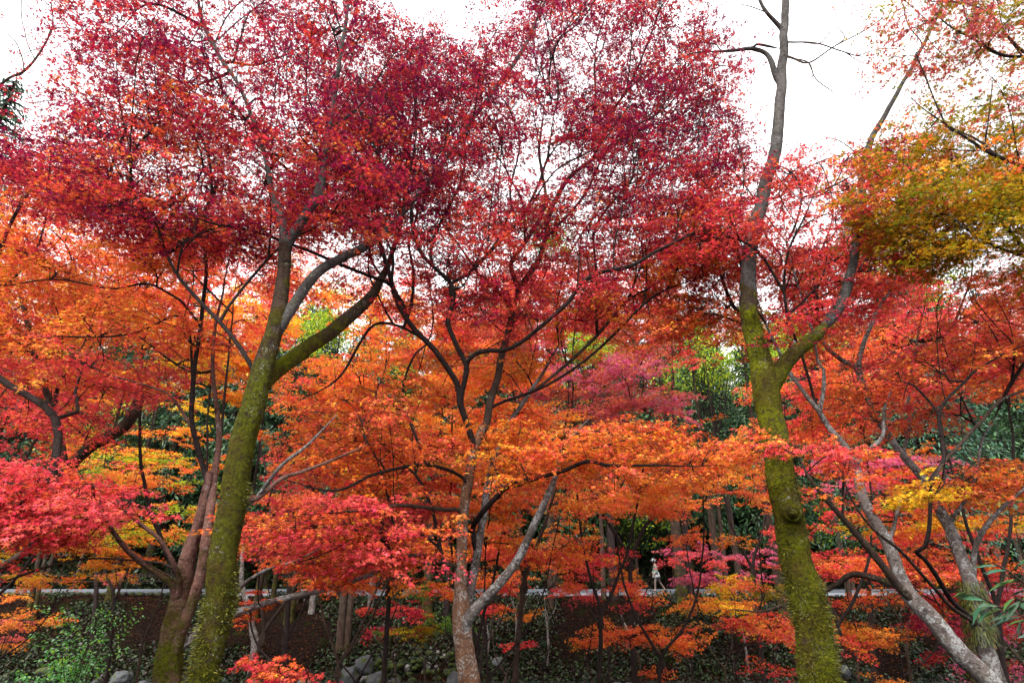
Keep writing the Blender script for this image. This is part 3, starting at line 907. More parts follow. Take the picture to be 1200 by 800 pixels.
A.fill([(120, 120), (420, 150), (440, 270), (320, 300), (200, 290), (60, 240)], (5.5, 9.0), 240, 'red', holes=HO, gap=0.1, per=4, padr=0.6, pal2='flame', f2=0.35)
A.fill([(360, 30), (560, 40), (600, 130), (540, 230), (420, 260), (370, 160)], (6.6, 9.4), 340, 'wine', holes=HO, gap=0.1, per=4, padr=0.65, pal2='crimson', f2=0.5)
A.fill([(250, 250), (420, 245), (440, 330), (300, 345)], (6.2, 9.5), 60, 'red', per=4, padr=0.6, pal2='flame', f2=0.4)
A.fill([(340, 480), (460, 430), (470, 520), (360, 560)], (6.2, 8.2), 30, 'flame', per=5, padr=0.4)
A.grow(); A.finish()

# moss fur on the two great trunks
def moss_fur(tree, q_pts, count, zmax, seed):
    rs = np.random.default_rng(seed)
    me = [o for o in tree.root.children if o.name.split('.')[0] == 'trunk'][0].data
    v = np.zeros(len(me.vertices) * 3, np.float32); me.vertices.foreach_get('co', v); v = v.reshape(-1, 3)
    nn = np.zeros(len(me.vertices) * 3, np.float32); me.vertices.foreach_get('normal', nn); nn = nn.reshape(-1, 3)
    idx = rs.integers(0, len(v), count)
    keep = [i for i in idx if mnoise.noise(Vector(v[i]) * 2.2) + 0.45 * mnoise.noise(Vector(v[i]) * 7.0) + (zmax - v[i][2]) * 0.16 > 0.36]
    p, n = v[keep] + rs.normal(0, 0.022, (len(keep), 3)), nn[keep]
    t = rs.normal(0, 1, (len(keep), 3)); t -= n * (t * n).sum(1)[:, None]; t /= np.linalg.norm(t, axis=1)[:, None]
    h = rs.uniform(0.008, 0.024, len(keep))[:, None]
    bend = n + t * rs.uniform(-0.3, 0.8, (len(keep), 1)) + np.array([0, 0, -0.25])
    w = np.cross(n, t) * 0.004
    V = np.stack([p - w - n * 0.012, p + w - n * 0.012, p + bend * h], 1).reshape(-1, 3)
    so = Soup()
    c = np.array([[0.022, 0.03, 0.003], [0.08, 0.08, 0.005], [0.16, 0.15, 0.01], [0.05, 0.036, 0.008]])[rs.choice(4, len(keep), p=[0.35, 0.35, 0.15, 0.15])]
    so.add(V, np.arange(len(V)), np.full(len(keep), 3), c)
    link('moss', so.mesh('moss'), M['needle'], tree.root)
moss_fur(A, None, 60000, 2.6, 1)

# B: pinkish twin-stemmed maple behind it
B = Tree('twin_trunk_maple', 'pinkish-barked maple with twisted mossy stems just behind the big mossy trunk at left', 'tree', base_at(190, 800, 6.9), M['bark_pink'], M['bark_dark'])
B.ws = 0.58
B.px([(196, 800, 6.9, 66), (203, 752, 6.9, 54), (211, 700, 6.9, 43), (223, 648, 6.9, 33), (237, 605, 6.9, 26), (243, 572, 6.9, 18), (245, 552, 6.95, 11)], 'trunk', ground=True, ok=False, rough=0.16)
B.px([(206, 810, 6.55, 24), (204, 772, 6.5, 21), (220, 722, 6.5, 23), (236, 665, 6.6, 24), (246, 610, 6.75, 20), (251, 560, 7.0, 15), (256, 505, 7.2, 12), (252, 450, 7.3, 9), (250, 400, 7.4, 8), (262, 340, 7.6, 6), (270, 290, 7.8, 5)], 'stem', ok_from=0.6, rough=0.1)
B.px([(243, 565, 6.95, 13), (232, 525, 7, 12), (225, 485, 7, 11), (229, 430, 7, 10), (236, 380, 7.1, 9), (241, 325, 7.2, 8), (238, 285, 7.3, 7), (222, 240, 7.4, 6), (212, 205, 7.5, 4.5)], 'stem', ok_from=0.2, bark=M['bark_dark'])
B.px([(203, 690, 6.8, 18), (190, 676, 6.7, 16), (170, 662, 6.6, 14), (148, 643, 6.4, 12), (130, 617, 6.2, 10), (112, 592, 6.1, 8), (92, 580, 6.0, 6), (60, 572, 5.9, 4)], ok_from=0.55)
B.px([(210, 682, 6.75, 12), (200, 655, 6.6, 10), (186, 630, 6.5, 9), (168, 615, 6.45, 8), (148, 597, 6.3, 7), (128, 576, 6.2, 6), (100, 565, 6.1, 4)], ok_from=0.5)
B.px([(228, 745, 7.0, 17), (262, 722, 7.2, 16), (300, 710, 7.3, 15), (335, 701, 7.45, 14), (375, 692, 7.6, 13), (410, 682, 7.8, 11), (440, 671, 8.0, 9), (470, 656, 8.2, 7), (500, 650, 8.5, 5)], ok_from=0.5, bark=M['bark_grey'])
B.px([(280, 690, 7.2, 10), (300, 675, 7.1, 8), (320, 665, 7.0, 7), (345, 658, 6.9, 5), (380, 640, 6.8, 4)], ok_from=0.4, bark=M['bark_grey'])
B.px([(291, 712, 7.3, 5), (294, 730, 7.3, 4), (303, 757, 7.3, 4), (322, 776, 7.2, 3.5), (345, 784, 7.1, 3), (390, 790, 7.0, 2.5)], ok_from=0.5, bark=M['bark_dark'])
B.px([(236, 385, 7.1, 6), (218, 358, 7.0, 5.5), (205, 347, 7.0, 5), (172, 333, 6.9, 5), (130, 338, 6.8, 4.5), (66, 328, 6.6, 4.5), (0, 335, 6.4, 4), (-40, 332, 6.3, 3)], ok_from=0.3, bark=M['bark_dark'])
B.px([(227, 455, 7.0, 6), (215, 372, 7.0, 5), (160, 390, 6.8, 5), (100, 395, 6.6, 4.5), (0, 391, 6.3, 4), (-30, 390, 6.2, 3)], ok_from=0.3, bark=M['bark_dark'])
B.px([(224, 497, 7.0, 8), (200, 463, 6.8, 6), (172, 452, 6.7, 5.5), (140, 443, 6.6, 5), (110, 432, 6.5, 4)], ok_from=0.4)
B.px([(190, 660, 6.6, 5), (110, 655, 6.5, 5), (60, 662, 6.3, 7), (20, 675, 6.1, 8), (-20, 690, 6.0, 9)], ok_from=0.9, bark=M['bark_mid'])
B.fill([(-60, 250), (60, 230), (240, 300), (260, 380), (200, 420), (-60, 420)], (6.2, 9.0), 190, 'flame', gap=0.28, pal2='orange', f2=0.45)
B.fill([(-60, 150), (60, 170), (230, 240), (280, 320), (100, 310), (-60, 270)], (6.4, 9.0), 160, 'crimson', gap=0.15, pal2='red', f2=0.5)
B.fill([(-60, 410), (120, 420), (220, 400), (230, 440), (110, 500), (-60, 520)], (6.6, 8.8), 90, 'red', gap=0.25, pal2='pinkred', f2=0.4)
B.fill([(-60, 530), (60, 535), (150, 570), (140, 620), (60, 640), (-60, 645)], (5.2, 6.6), 150, 'pinkred', padr=0.4, L=0.45, pal2='red', f2=0.4, flat=0.08)
B.fill([(300, 770), (350, 765), (425, 785), (420, 830), (310, 820)], (6.9, 7.4), 26, 'flame', per=4, padr=0.2, L=0.3, pal2='pinkred', f2=0.4)
B.fill([(355, 655), (440, 625), (480, 660), (400, 690)], (7.4, 8.2), 20, 'flame', per=4, padr=0.3, L=0.35)
B.fill([(275, 690), (310, 690), (330, 715), (290, 720)], (7.2, 7.5), 6, 'flame', per=3, padr=0.12, L=0.22)
B.fill([(350, 668), (400, 672), (395, 690), (365, 690)], (7.3, 7.6), 6, 'flame', per=3, padr=0.12, L=0.25)
B.grow(); B.finish()

# C: rusty two-stemmed maple in the middle
C = Tree('rusty_maple', 'slender maple with a rusty lichen-spotted trunk that forks low, centre of the scene', 'tree', base_at(550, 800, 7.5), M['bark_rust'], M['bark_dark'])
C.ws = 0.82
C.px([(551, 800, 7.5, 31), (546, 760, 7.5, 28), (541, 722, 7.5, 27), (539, 690, 7.5, 19), (541, 640, 7.55, 16), (546, 590, 7.6, 15), (551, 548, 7.7, 14), (560, 515, 7.7, 12), (565, 500, 7.75, 11)], 'trunk', ground=True, ok=False, rough=0.10)
C.px([(546, 730, 7.45, 18), (562, 708, 7.4, 15), (585, 684, 7.3, 13.5), (610, 648, 7.2, 12), (627, 612, 7.1, 11), (643, 578, 7.0, 9.5), (653, 553, 7.0, 7), (662, 520, 6.9, 5), (690, 490, 6.9, 4)], ok_from=0.7, bark=M['bark_grey'])
C.px([(547, 715, 7.6, 14), (553, 680, 7.8, 13), (560, 645, 7.9, 12), (567, 605, 8.0, 11), (574, 560, 8.1, 10), (582, 530, 8.2, 8), (600, 490, 8.4, 7), (628, 450, 8.7, 6), (655, 405, 9.0, 5)], ok_from=0.7, bark=M['bark_grey'])
C.px([(556, 532, 7.7, 10), (549, 500, 7.6, 9), (540, 470, 7.5, 9), (536, 450, 7.45, 8.5), (511, 412, 7.3, 8), (484, 384, 7.2, 7.5), (464, 353, 7.1, 7), (456, 319, 7.0, 6.5), (445, 285, 6.9, 6), (430, 262, 6.8, 5), (395, 235, 6.6, 4.5), (340, 205, 6.3, 4)], ok_from=0.35, bark=M['bark_dark'])
C.px([(459, 336, 7.05, 5), (430, 322, 6.9, 5), (395, 308, 6.6, 5), (345, 288, 6.3, 4.5), (300, 272, 6.1, 4), (245, 262, 5.9, 4), (205, 243, 5.8, 3)], ok_from=0.3, bark=M['bark_dark'])
C.px([(541, 470, 7.5, 8), (545, 445, 7.4, 8), (547, 428, 7.35, 7.5), (533, 400, 7.3, 7), (524, 377, 7.25, 7), (530, 353, 7.2, 6.5), (528, 334, 7.15, 6.5), (511, 316, 7.1, 5.5), (493, 295, 7.0, 5.5), (484, 265, 6.9, 5), (478, 232, 6.8, 4.5), (448, 190, 6.6, 4), (425, 140, 6.4, 3.5), (410, 95, 6.3, 3)], ok_from=0.3, bark=M['bark_dark'])
C.px([(528, 334, 7.15, 5.5), (548, 321, 7.2, 5.5), (575, 294, 7.3, 5), (602, 267, 7.4, 4.5), (625, 230, 7.5, 4), (640, 190, 7.6, 3.5), (650, 130, 7.7, 3)], ok_from=0.2, bark=M['bark_dark'])
C.px([(547, 428, 7.35, 6), (556, 416, 7.3, 6.5), (572, 411, 7.3, 6.5), (593, 410, 7.2, 6.5), (616, 397, 7.1, 6), (643, 374, 7.0, 6), (667, 353, 6.9, 6), (684, 329, 6.8, 6), (707, 317, 6.7, 5.5), (741, 312, 6.6, 5.5), (768, 296, 6.5, 5), (800, 280, 6.4, 4.5), (835, 262, 6.3, 4), (870, 240, 6.3, 3)], ok_from=0.25, bark=M['bark_dark'])
C.px([(562, 510, 7.75, 11), (570, 495, 7.9, 11), (575, 470, 8.0, 10.5), (584, 440, 8.2, 10), (588, 412, 8.4, 10), (595, 390, 8.6, 9.5), (603, 360, 8.8, 9), (609, 334, 9.0, 9)], 'stem', ok_from=0.6, bark=M['bark_mid'])
C.px([(608, 338, 9.0, 8), (599, 310, 9.0, 6.5), (611, 290, 9.0, 6), (623, 272, 9.0, 5.5), (640, 235, 9.1, 4.5), (632, 180, 9.2, 4), (640, 110, 9.3, 3)], ok_from=0.1, bark=M['bark_mid'])
C.px([(608, 338, 9.0, 8.5), (628, 311, 9.0, 7.5), (637, 285, 9.0, 7), (645, 250, 9.0, 6), (662, 215, 9.1, 6), (690, 190, 9.1, 5.5), (735, 158, 9.2, 5), (780, 120, 9.2, 4)], ok_from=0.15, bark=M['bark_mid'])
C.px([(540, 600, 7.55, 6), (520, 597, 7.4, 6), (470, 592, 7.0, 5.5), (430, 597, 6.7, 5), (390, 600, 6.5, 4), (340, 605, 6.2, 3)], ok_from=0.3, bark=M['bark_mid'])
C.px([(538, 665, 7.5, 7), (520, 660, 7.4, 6.5), (497, 652, 7.3, 6), (470, 650, 7.1, 5), (440, 640, 6.9, 4)], ok_from=0.3, bark=M['bark_mid'])
C.px([(555, 620, 7.9, 8), (563, 605, 7.7, 8), (580, 585, 7.4, 8), (600, 565, 7.1, 7), (630, 560, 6.9, 6), (660, 553, 6.7, 6), (688, 540, 6.5, 5.5), (720, 545, 6.5, 5), (780, 546, 6.5, 4.5), (830, 545, 6.5, 3.5)], ok_from=0.3, bark=M['bark_dark'])
C.px([(590, 470, 8.2, 4), (640, 452, 8.0, 4), (700, 410, 7.8, 4), (770, 345, 7.4, 4), (830, 322, 7.2, 3)], ok_from=0.3, bark=M['bark_dark'])
C.px([(640, 447, 8.0, 4.5), (690, 402, 8.2, 5), (740, 350, 8.3, 4), (800, 318, 8.3, 3)], ok_from=0.3, bark=M['bark_mid'])
C.px([(538, 452, 7.5, 4), (500, 400, 7.5, 4), (440, 380, 7.3, 4), (400, 440, 7.0, 4), (350, 470, 6.8, 3)], ok_from=0.4, bark=M['bark_dark'])
C.px([(543, 560, 7.6, 5), (500, 545, 7.4, 5), (440, 555, 7.0, 4.5), (390, 575, 6.6, 4), (330, 560, 6.3, 3)], ok_from=0.3, bark=M['bark_dark'])
C.fill([(420, 20), (560, 50), (660, -60), (800, -40), (850, 60), (860, 190), (760, 260), (640, 270), (480, 300), (420, 200)], (6.4, 10.0), 1000, 'wine', holes=HO, gap=0.1, per=4, padr=0.65, pal2='crimson', f2=0.45)
C.fill([(620, -50), (840, -30), (865, 190), (760, 240), (640, 150)], (7.0, 10.0), 300, 'wine', gap=0.1, per=4, padr=0.65, pal2='crimson', f2=0.4, holes=HO)
C.fill([(400, 160), (640, 240), (860, 230), (840, 330), (660, 380), (480, 360), (360, 250)], (6.6, 9.6), 520, 'crimson', holes=HO, gap=0.12, per=4, padr=0.6, pal2='red', f2=0.45)
C.fill([(640, 300), (860, 260), (900, 330), (850, 400), (700, 430), (620, 420)], (7.0, 9.5), 130, 'rust', gap=0.22, pal2='flame', f2=0.4)
C.fill([(440, 380), (560, 360), (650, 420), (540, 480), (430, 470)], (8.0, 10.0), 70, 'flame', gap=0.22, pal2='orange', f2=0.4)
C.fill([(560, 500), (700, 490), (850, 505), (845, 560), (720, 570), (610, 580)], (6.2, 8.2), 150, 'orange', padr=0.45, L=0.45, gap=0.2, pal2='flame', f2=0.45, flat=0.06)
C.fill([(285, 595), (420, 570), (540, 590), (520, 660), (400, 680), (310, 640)], (6.0, 8.0), 160, 'pinkred', padr=0.4, L=0.45, gap=0.15, pal2='flame', f2=0.4, flat=0.07)
C.fill([(350, 480), (520, 470), (540, 570), (400, 580)], (6.6, 9.0), 90, 'flame', padr=0.45, gap=0.2, pal2='orange', f2=0.45, flat=0.06)
C.grow(); C.finish()

# D: great mossy trunk, right, bare at the top
D = Tree('bare_topped_tree', 'massive tree with a knotted moss-coated trunk and bare boughs against the sky', 'tree', base_at(985, 800, 6.3), M['bark_deep_moss'], M['bark_mid'])
D.ws = 0.66
D.px([(964, 800, 6.3, 79), (951, 735, 6.3, 70), (937, 670, 6.3, 62), (926, 615, 6.3, 57), (913, 550, 6.35, 52), (903, 490, 6.4, 50), (894, 440, 6.4, 46), (884, 400, 6.5, 37), (877, 370, 6.5, 33), (876, 335, 6.6, 30)], 'trunk', ground=True, ok=False, rough=0.10)
D.px([(876.5, 345, 6.57, 29), (877, 315, 6.62, 27), (881, 280, 6.8, 26), (895, 230, 7, 24), (909, 170, 7.2, 22), (915, 110, 7.5, 19), (918, 50, 7.8, 16), (921, -10, 8.1, 13), (924, -70, 8.5, 10)], 'main_stem', ok=False, bark=M['bark_moss_pale'], rough=0.07)
D.px([(900, 462, 6.4, 34), (915, 432, 6.4, 32), (935, 412, 6.42, 28), (957, 394, 6.45, 25), (976, 368, 6.5, 23)], ok=False, rough=0.1)
D.px([(974, 372, 6.5, 23), (990, 345, 6.5, 21), (1000, 312, 6.6, 17), (1004, 285, 6.7, 15), (1010, 240, 6.8, 14), (1010, 200, 7, 12), (1022, 163, 7.1, 12), (1040, 130, 7.3, 10), (1062, 90, 7.5, 8), (1085, 48, 7.7, 7), (1106, 0, 8, 6), (1120, -40, 8.1, 5)], ok=False, bark=M['bark_moss_pale'])
D.px([(910, 90, 7.6, 12), (904, 72, 7.6, 10), (896, 62, 7.6, 8), (880, 58, 7.55, 7.5), (860, 59, 7.5, 6), (842, 60, 7.5, 5), (820, 62, 7.4, 3.5)], ok=False, bark=M['bark_moss_pale'])
D.px([(880, 58, 7.55, 5), (886, 53, 7.5, 5), (900, 54, 7.55, 5), (914, 57, 7.6, 5)], ok=False, bark=M['bark_moss_pale'])
D.px([(843, 60, 7.5, 3.5), (838, 68, 7.45, 3), (832, 78, 7.4, 2.2), (826, 84, 7.35, 1.5)], cut=True, ok=False, bark=M['bark_moss_pale'])
D.px([(845, 59, 7.5, 3), (840, 52, 7.45, 2.2), (826, 50, 7.4, 1.6)], cut=True, ok=False, bark=M['bark_moss_pale'])
D.px([(917, 36, 7.85, 10), (907, 24, 7.8, 8), (899, 15, 7.75, 7), (891, 2, 7.7, 6), (880, -30, 7.6, 4)], ok=False, bark=M['bark_moss_pale'])
D.px([(917, 51, 7.75, 4), (930, 50, 7.7, 3.5), (960, 51, 7.6, 3), (989, 61, 7.5, 2.5), (1010, 66, 7.4, 1.8), (1035, 61, 7.3, 1.2)], cut=True, ok=False, bark=M['bark_mid'])
D.px([(917, 66, 7.7, 6), (930, 69, 7.6, 4.5), (948, 74, 7.5, 3.5), (975, 56, 7.4, 3), (1010, 37, 7.2, 2.2), (1036, 20, 7.1, 1.4)], cut=True, ok=False, bark=M['bark_mid'])
D.px([(948, 74, 7.5, 2.8), (954, 89, 7.5, 2.2), (962, 98, 7.5, 1.6), (976, 108, 7.5, 1.2)], cut=True, ok=False, bark=M['bark_mid'])
for pts in ([(959, 51, 7.6, 2), (968, 43, 7.6, 1.5), (979, 31, 7.6, 1.1)], [(975, 56, 7.4, 2), (990, 44, 7.4, 1.5), (982, 32, 7.4, 1.1)], [(1010, 37, 7.2, 1.7), (1014, 26, 7.2, 1.2), (1008, 24, 7.2, 1)], [(953, 88, 7.5, 1.6), (946, 97, 7.5, 1.2), (940, 104, 7.5, 1)], [(989, 61, 7.5, 1.6), (1008, 72, 7.5, 1.2), (1026, 76, 7.4, 1)], [(1005, 65, 7.4, 1.5), (1030, 57, 7.3, 1.2), (1062, 58, 7.2, 1)], [(836, 75, 7.4, 1.5), (850, 77, 7.4, 1.2), (872, 81, 7.4, 1)], [(826, 61, 7.4, 2.2), (812, 63, 7.3, 1.7), (795, 70, 7.3, 1.2)], [(898, 15, 7.7, 2), (880, 8, 7.7, 1.5), (866, 5, 7.7, 1)], [(1080, 50, 7.7, 3), (1064, 30, 7.6, 2), (1058, 5, 7.6, 1.4)], [(1012, 190, 7, 3), (1002, 178, 6.9, 2), (985, 165, 6.8, 1.4), (965, 160, 6.8, 1)]):
    D.px(pts, cut=True, ok=False, bark=M['bark_mid'], sides=5)
def knot(tree, px, py, Y, r):
    c = P(px, py, Y)
    so = Soup()
    ax = CAM - c; ax /= np.linalg.norm(ax)
    ring = catmull(np.array([[*(c + ax * d), rr] for d, rr in ((-0.10, r * 1.5), (0.0, r * 1.15), (0.03, r * 0.8), (0.02, r * 0.45), (-0.015, r * 0.25))]), 0.012)
    tube(so, ring, 18, 0.16, 14.0, 3.0)
    link('knot', so.mesh('knot', tree.base, True), M['bark_deep_moss'], tree.root)
knot(D, 929, 601, 6.06, 0.072)
moss_fur(D, None, 70000, 2.9, 2)
D.grow(); D.finish()

# E: grey leaning maple, right
E = Tree('leaning_grey_maple', 'leaning maple with a lichen-grey trunk splitting into brown and grey arms', 'tree', base_at(1185, 800, 6.2), M['bark_grey'], M['bark_dark'])
E.ws = 0.72
E.px([(1166, 805, 6.2, 40), (1118, 757, 6.2, 38), (1085, 718, 6.25, 34), (1066, 697, 6.3, 30), (1054, 672, 6.4, 24), (1041, 640, 6.5, 22), (1027, 613, 6.6, 20), (1013, 585, 6.7, 18), (1004, 552, 6.8, 16), (999, 538, 6.85, 14)], 'trunk', ground=True, ok=False, rough=0.12)
E.px([(1092, 727, 6.3, 18), (1070, 703, 6.28, 17), (1050, 682, 6.2, 16), (1036, 664, 6.1, 14), (1016, 640, 6.05, 12), (997, 618, 6.0, 11), (975, 594, 5.95, 10), (955, 568, 5.9, 8), (942, 545, 5.9, 6), (930, 515, 5.9, 4)], ok_from=0.6, bark=M['bark_mid'])
E.px([(1001, 543, 6.85, 13), (988, 520, 6.95, 11), (972, 502, 7.0, 10), (959, 480, 7.1, 9), (940, 456, 7.2, 7), (922, 430, 7.3, 6), (900, 385, 7.4, 5), (885, 345, 7.4, 4)], ok_from=0.4)
E.px([(961, 484, 7.1, 8), (964, 460, 7.15, 7.5), (964, 432, 7.2, 6), (958, 425, 7.2, 4.5), (950, 380, 7.3, 4), (930, 320, 7.3, 3.5), (920, 270, 7.3, 3)], ok_from=0.4)
E.px([(1003, 545, 6.85, 10), (1015, 530, 6.9, 8), (1033, 511, 7.0, 7), (1036, 480, 7.1, 5), (1050, 440, 7.2, 4)], ok_from=0.3)
E.px([(1056, 688, 6.3, 13), (1025, 676, 6.5, 12), (998, 672, 6.8, 11), (985, 680, 6.9, 10), (968, 692, 7.0, 8), (940, 704, 7.1, 7), (915, 710, 7.1, 6), (890, 717, 7.1, 4.5), (855, 714, 7.1, 4)], ok_from=0.7, bark=M['bark_mid'])
E.px([(1040, 640, 6.5, 9), (1046, 622, 6.6, 8), (1052, 598, 6.7, 6.5), (1060, 575, 6.8, 5)], ok_from=0.5)
E.px([(885, 360, 7.4, 4), (872, 330, 7.3, 4), (862, 290, 7.2, 3.5), (840, 255, 7.1, 3)], ok_from=0.1, bark=M['bark_dark'])
E.px([(955, 468, 7.15, 5), (935, 405, 6.9, 4.5), (923, 370, 6.7, 5), (920, 330, 6.6, 4.5), (925, 290, 6.5, 4), (945, 250, 6.5, 3.5), (960, 205, 6.5, 3)], ok_from=0.4, bark=M['bark_dark'])
E.px([(923, 372, 6.7, 4), (945, 350, 6.7, 4), (965, 322, 6.8, 3.5), (970, 280, 6.9, 3)], ok_from=0.2, bark=M['bark_dark'])
E.fill([(790, 170), (900, 190), (1040, 170), (1070, 260), (1040, 340), (960, 400), (860, 400), (780, 320)], (6.0, 9.6), 400, 'crimson', gap=0.2, pal2='red', f2=0.5, holes=[(895, 110, 60, 90, 1), (890, 350, 26, 60, 0.7), (985, 330, 24, 40, 0.75), (900, 460, 40, 80, 1)])
E.fill([(770, 230), (900, 300), (1060, 290), (1060, 400), (960, 420), (780, 390)], (6.8, 9.8), 190, 'red', gap=0.2, pal2='flame', f2=0.45, holes=[(890, 350, 26, 70, 0.7), (985, 330, 24, 40, 0.75)])
E.fill([(868, 505), (905, 508), (912, 535), (880, 545)], (5.6, 6.0), 7, 'pinkred', per=5, padr=0.3, L=0.4, pal2='flame', f2=0.5, flat=0.06)
E.fill([(940, 515), (1010, 520), (1010, 560), (950, 560)], (5.6, 6.3), 16, 'pinkred', per=4, padr=0.25, L=0.35, pal2='flame', f2=0.5, flat=0.06)
E.fill([(930, 440), (1050, 440), (1060, 500), (960, 520)], (7.2, 9.0), 24, 'flame', per=5, padr=0.35)
E.fill([(995, 560), (1070, 545), (1090, 600), (1010, 620)], (6.6, 7.6), 14, 'flame', per=4, padr=0.25, L=0.35, pal2='gold')
E.grow(); E.finish()

# E2: second leaning maple with mossy collar
H = Tree('mossy_collared_maple', 'grey-trunked maple with a shaggy moss collar low down, rightmost of the leaning trunks', 'tree', base_at(1180, 800, 7.6), M['bark_grey'], M['bark_dark'])
H.ws = 0.82
H.px([(1169, 805, 7.6, 33), (1153, 757, 7.6, 28), (1143, 712, 7.6, 26), (1136, 676, 7.6, 23), (1120, 632, 7.7, 20), (1104, 602, 7.8, 17), (1080, 560, 8.0, 14), (1062, 538, 8.1, 13), (1050, 524, 8.2, 12), (1036, 502, 8.3, 12), (1023, 480, 8.4, 11)], 'trunk', ground=True, ok=False, rough=0.12)
H.px([(1025, 484, 8.4, 10), (1015, 460, 8.5, 10), (1004, 432, 8.6, 10), (990, 425, 8.65, 8), (970, 407, 8.7, 7), (950, 375, 8.8, 5)], ok_from=0.5)
H.px([(1006, 438, 8.6, 9), (1011, 409, 8.6, 8), (1020, 380, 8.6, 7), (1036, 350, 8.6, 6), (1052, 318, 8.6, 5), (1062, 280, 8.6, 4)], ok_from=0.3)
H.px([(1142, 660, 7.6, 10), (1144, 643, 7.55, 9), (1153, 620, 7.4, 9), (1170, 599, 7.3, 8), (1189, 583, 7.2, 7), (1215, 560, 7.1, 6)], ok_from=0.8)
H.px([(1146, 735, 7.55, 8), (1116, 712, 7.1, 7), (1096, 690, 6.8, 6), (1071, 662, 6.3, 5.5), (1046, 638, 6.05, 5.5), (1016, 613, 5.8, 5), (997, 583, 5.7, 4.5), (985, 550, 5.7, 3.5), (960, 520, 5.7, 3)], ok_from=0.75, bark=M['bark_mid'])
H.px([(1144, 730, 7.5, 9), (1117, 705, 7.2, 8), (1098, 676, 6.9, 8), (1085, 657, 6.7, 7), (1074, 646, 6.5, 7), (1083, 640, 6.4, 7), (1088, 620, 6.3, 7), (1090, 590, 6.3, 6.5), (1091, 563, 6.3, 6.5), (1106, 541, 6.3, 6.5), (1104, 515, 6.3, 6), (1101, 488, 6.3, 6), (1108, 470, 6.3, 5.5), (1133, 446, 6.3, 5), (1150, 430, 6.3, 5), (1200, 404, 6.3, 4), (1230, 390, 6.3, 3)], ok_from=0.6, bark=M['bark_dark'])
H.px([(1106, 543, 6.3, 6), (1122, 523, 6.4, 6), (1149, 496, 6.5, 6), (1170, 472, 6.6, 5.5), (1200, 457, 6.8, 5), (1230, 450, 7, 4)], ok_from=0.3, bark=M['bark_mid'])
H.px([(1101, 488, 6.3, 4.5), (1085, 465, 6.3, 4), (1066, 449, 6.3, 3.5), (1058, 470, 6.4, 2.5)], ok_from=0.4, bark=M['bark_dark'])
H.px([(1112, 615, 7.75, 8), (1125, 596, 7.6, 6), (1140, 570, 7.5, 5), (1150, 520, 7.5, 4.5), (1165, 490, 7.4, 4)], ok_from=0.5)
H.px([(1078, 556, 8.0, 6), (1060, 530, 8.3, 6), (1066, 500, 8.5, 6), (1065, 455, 8.7, 5), (1075, 400, 9.0, 4), (1085, 350, 9.0, 3.5)], ok_from=0.5)
H.fill([(1040, 300), (1130, 290), (1240, 300), (1250, 420), (1130, 450), (1050, 430)], (6.4, 9.6), 190, 'red', gap=0.25, pal2='flame', f2=0.6)
H.fill([(1040, 400), (1120, 420), (1150, 480), (1070, 510), (1030, 470)], (6.4, 8.6), 45, 'pinkred', gap=0.18, pal2='flame', f2=0.5)
H.fill([(1120, 520), (1240, 510), (1250, 600), (1140, 590)], (7.2, 9.0), 50, 'orange', padr=0.4, pal2='flame', f2=0.5, flat=0.06)
H.fill([(1040, 565), (1100, 560), (1095, 590), (1050, 590)], (6.2, 6.6), 8, 'gold', per=4, padr=0.2, L=0.3)
H.grow(); H.finish()
def moss_skirt(tree, pts, name='moss'):
    so = Soup(); rs = np.random.default_rng(4)
    V, Cc = [], []
    for (x, y, Y, w) in pts:
        c = P(x, y, Y); r = w * 0.5 * depth(c) / FPX
        for _ in range(420):
            a = rs.uniform(0, 6.28); n = np.array([math.cos(a), math.sin(a), 0])
            p = c + n * r * rs.uniform(0.9, 1.08) + np.array([0, 0, rs.uniform(-0.10, 0.10)])
            w_ = np.cross(n, [0, 0, 1]) * 0.006
            V += [p - w_, p + w_, p + n * rs.uniform(0.005, 0.04) + np.array([0, 0, -rs.uniform(0.03, 0.09)])]
            Cc.append([(0.016, 0.024, 0.003), (0.04, 0.05, 0.005), (0.075, 0.08, 0.008)][rs.integers(3)])
    so.add(np.array(V), np.arange(len(V)), np.full(len(Cc), 3), Cc)
    link(name, so.mesh(name, tree.base), M['needle'], tree.root)
moss_skirt(H, [(1149, 742, 7.6, 30), (1146, 728, 7.6, 30), (1143, 714, 7.6, 30), (1140, 700, 7.6, 28), (1138, 690, 7.6, 27)])

# F: yellowing maple reaching in from the right
F = Tree('yellowing_maple', 'maple with olive, gold and orange leaves reaching in over the right edge against the sky', 'tree', base_at(1420, 800, 6.4), M['bark_mid'], M['bark_dark'])
F.ws = 0.8
F.px([(1420, 790, 6.4, 44), (1400, 600, 6.4, 36), (1370, 400, 6.2, 30), (1340, 280, 6.0, 22)], 'trunk', ground=True, ok=False)
F.px([(1350, 310, 6.0, 14), (1290, 245, 5.8, 10), (1215, 203, 5.6, 8), (1190, 192, 5.6, 7), (1160, 180, 5.6, 6), (1130, 160, 5.6, 5), (1085, 130, 5.6, 4), (1066, 112, 5.6, 3)], ok_from=0.35, bark=M['bark_dark'])
F.px([(1340, 285, 6.0, 14), (1300, 150, 6.0, 10), (1230, 75, 6.0, 7), (1175, 64, 6.0, 6), (1140, 45, 6.0, 5), (1105, 24, 6.0, 4), (1080, -10, 6.0, 3)], ok_from=0.35, bark=M['bark_dark'])
F.px([(1355, 330, 6.1, 12), (1280, 325, 6.2, 8), (1200, 300, 6.2, 6), (1160, 285, 6.2, 5), (1120, 262, 6.2, 4), (1080, 255, 6.2, 3)], ok_from=0.35, bark=M['bark_dark'])
F.fill([(1060, -60), (1260, -60), (1260, 120), (1120, 120), (1030, 20)], (5.4, 7.4), 170, 'olive', gap=0.08, per=4, pal2='dusky', f2=0.35, padr=0.6)
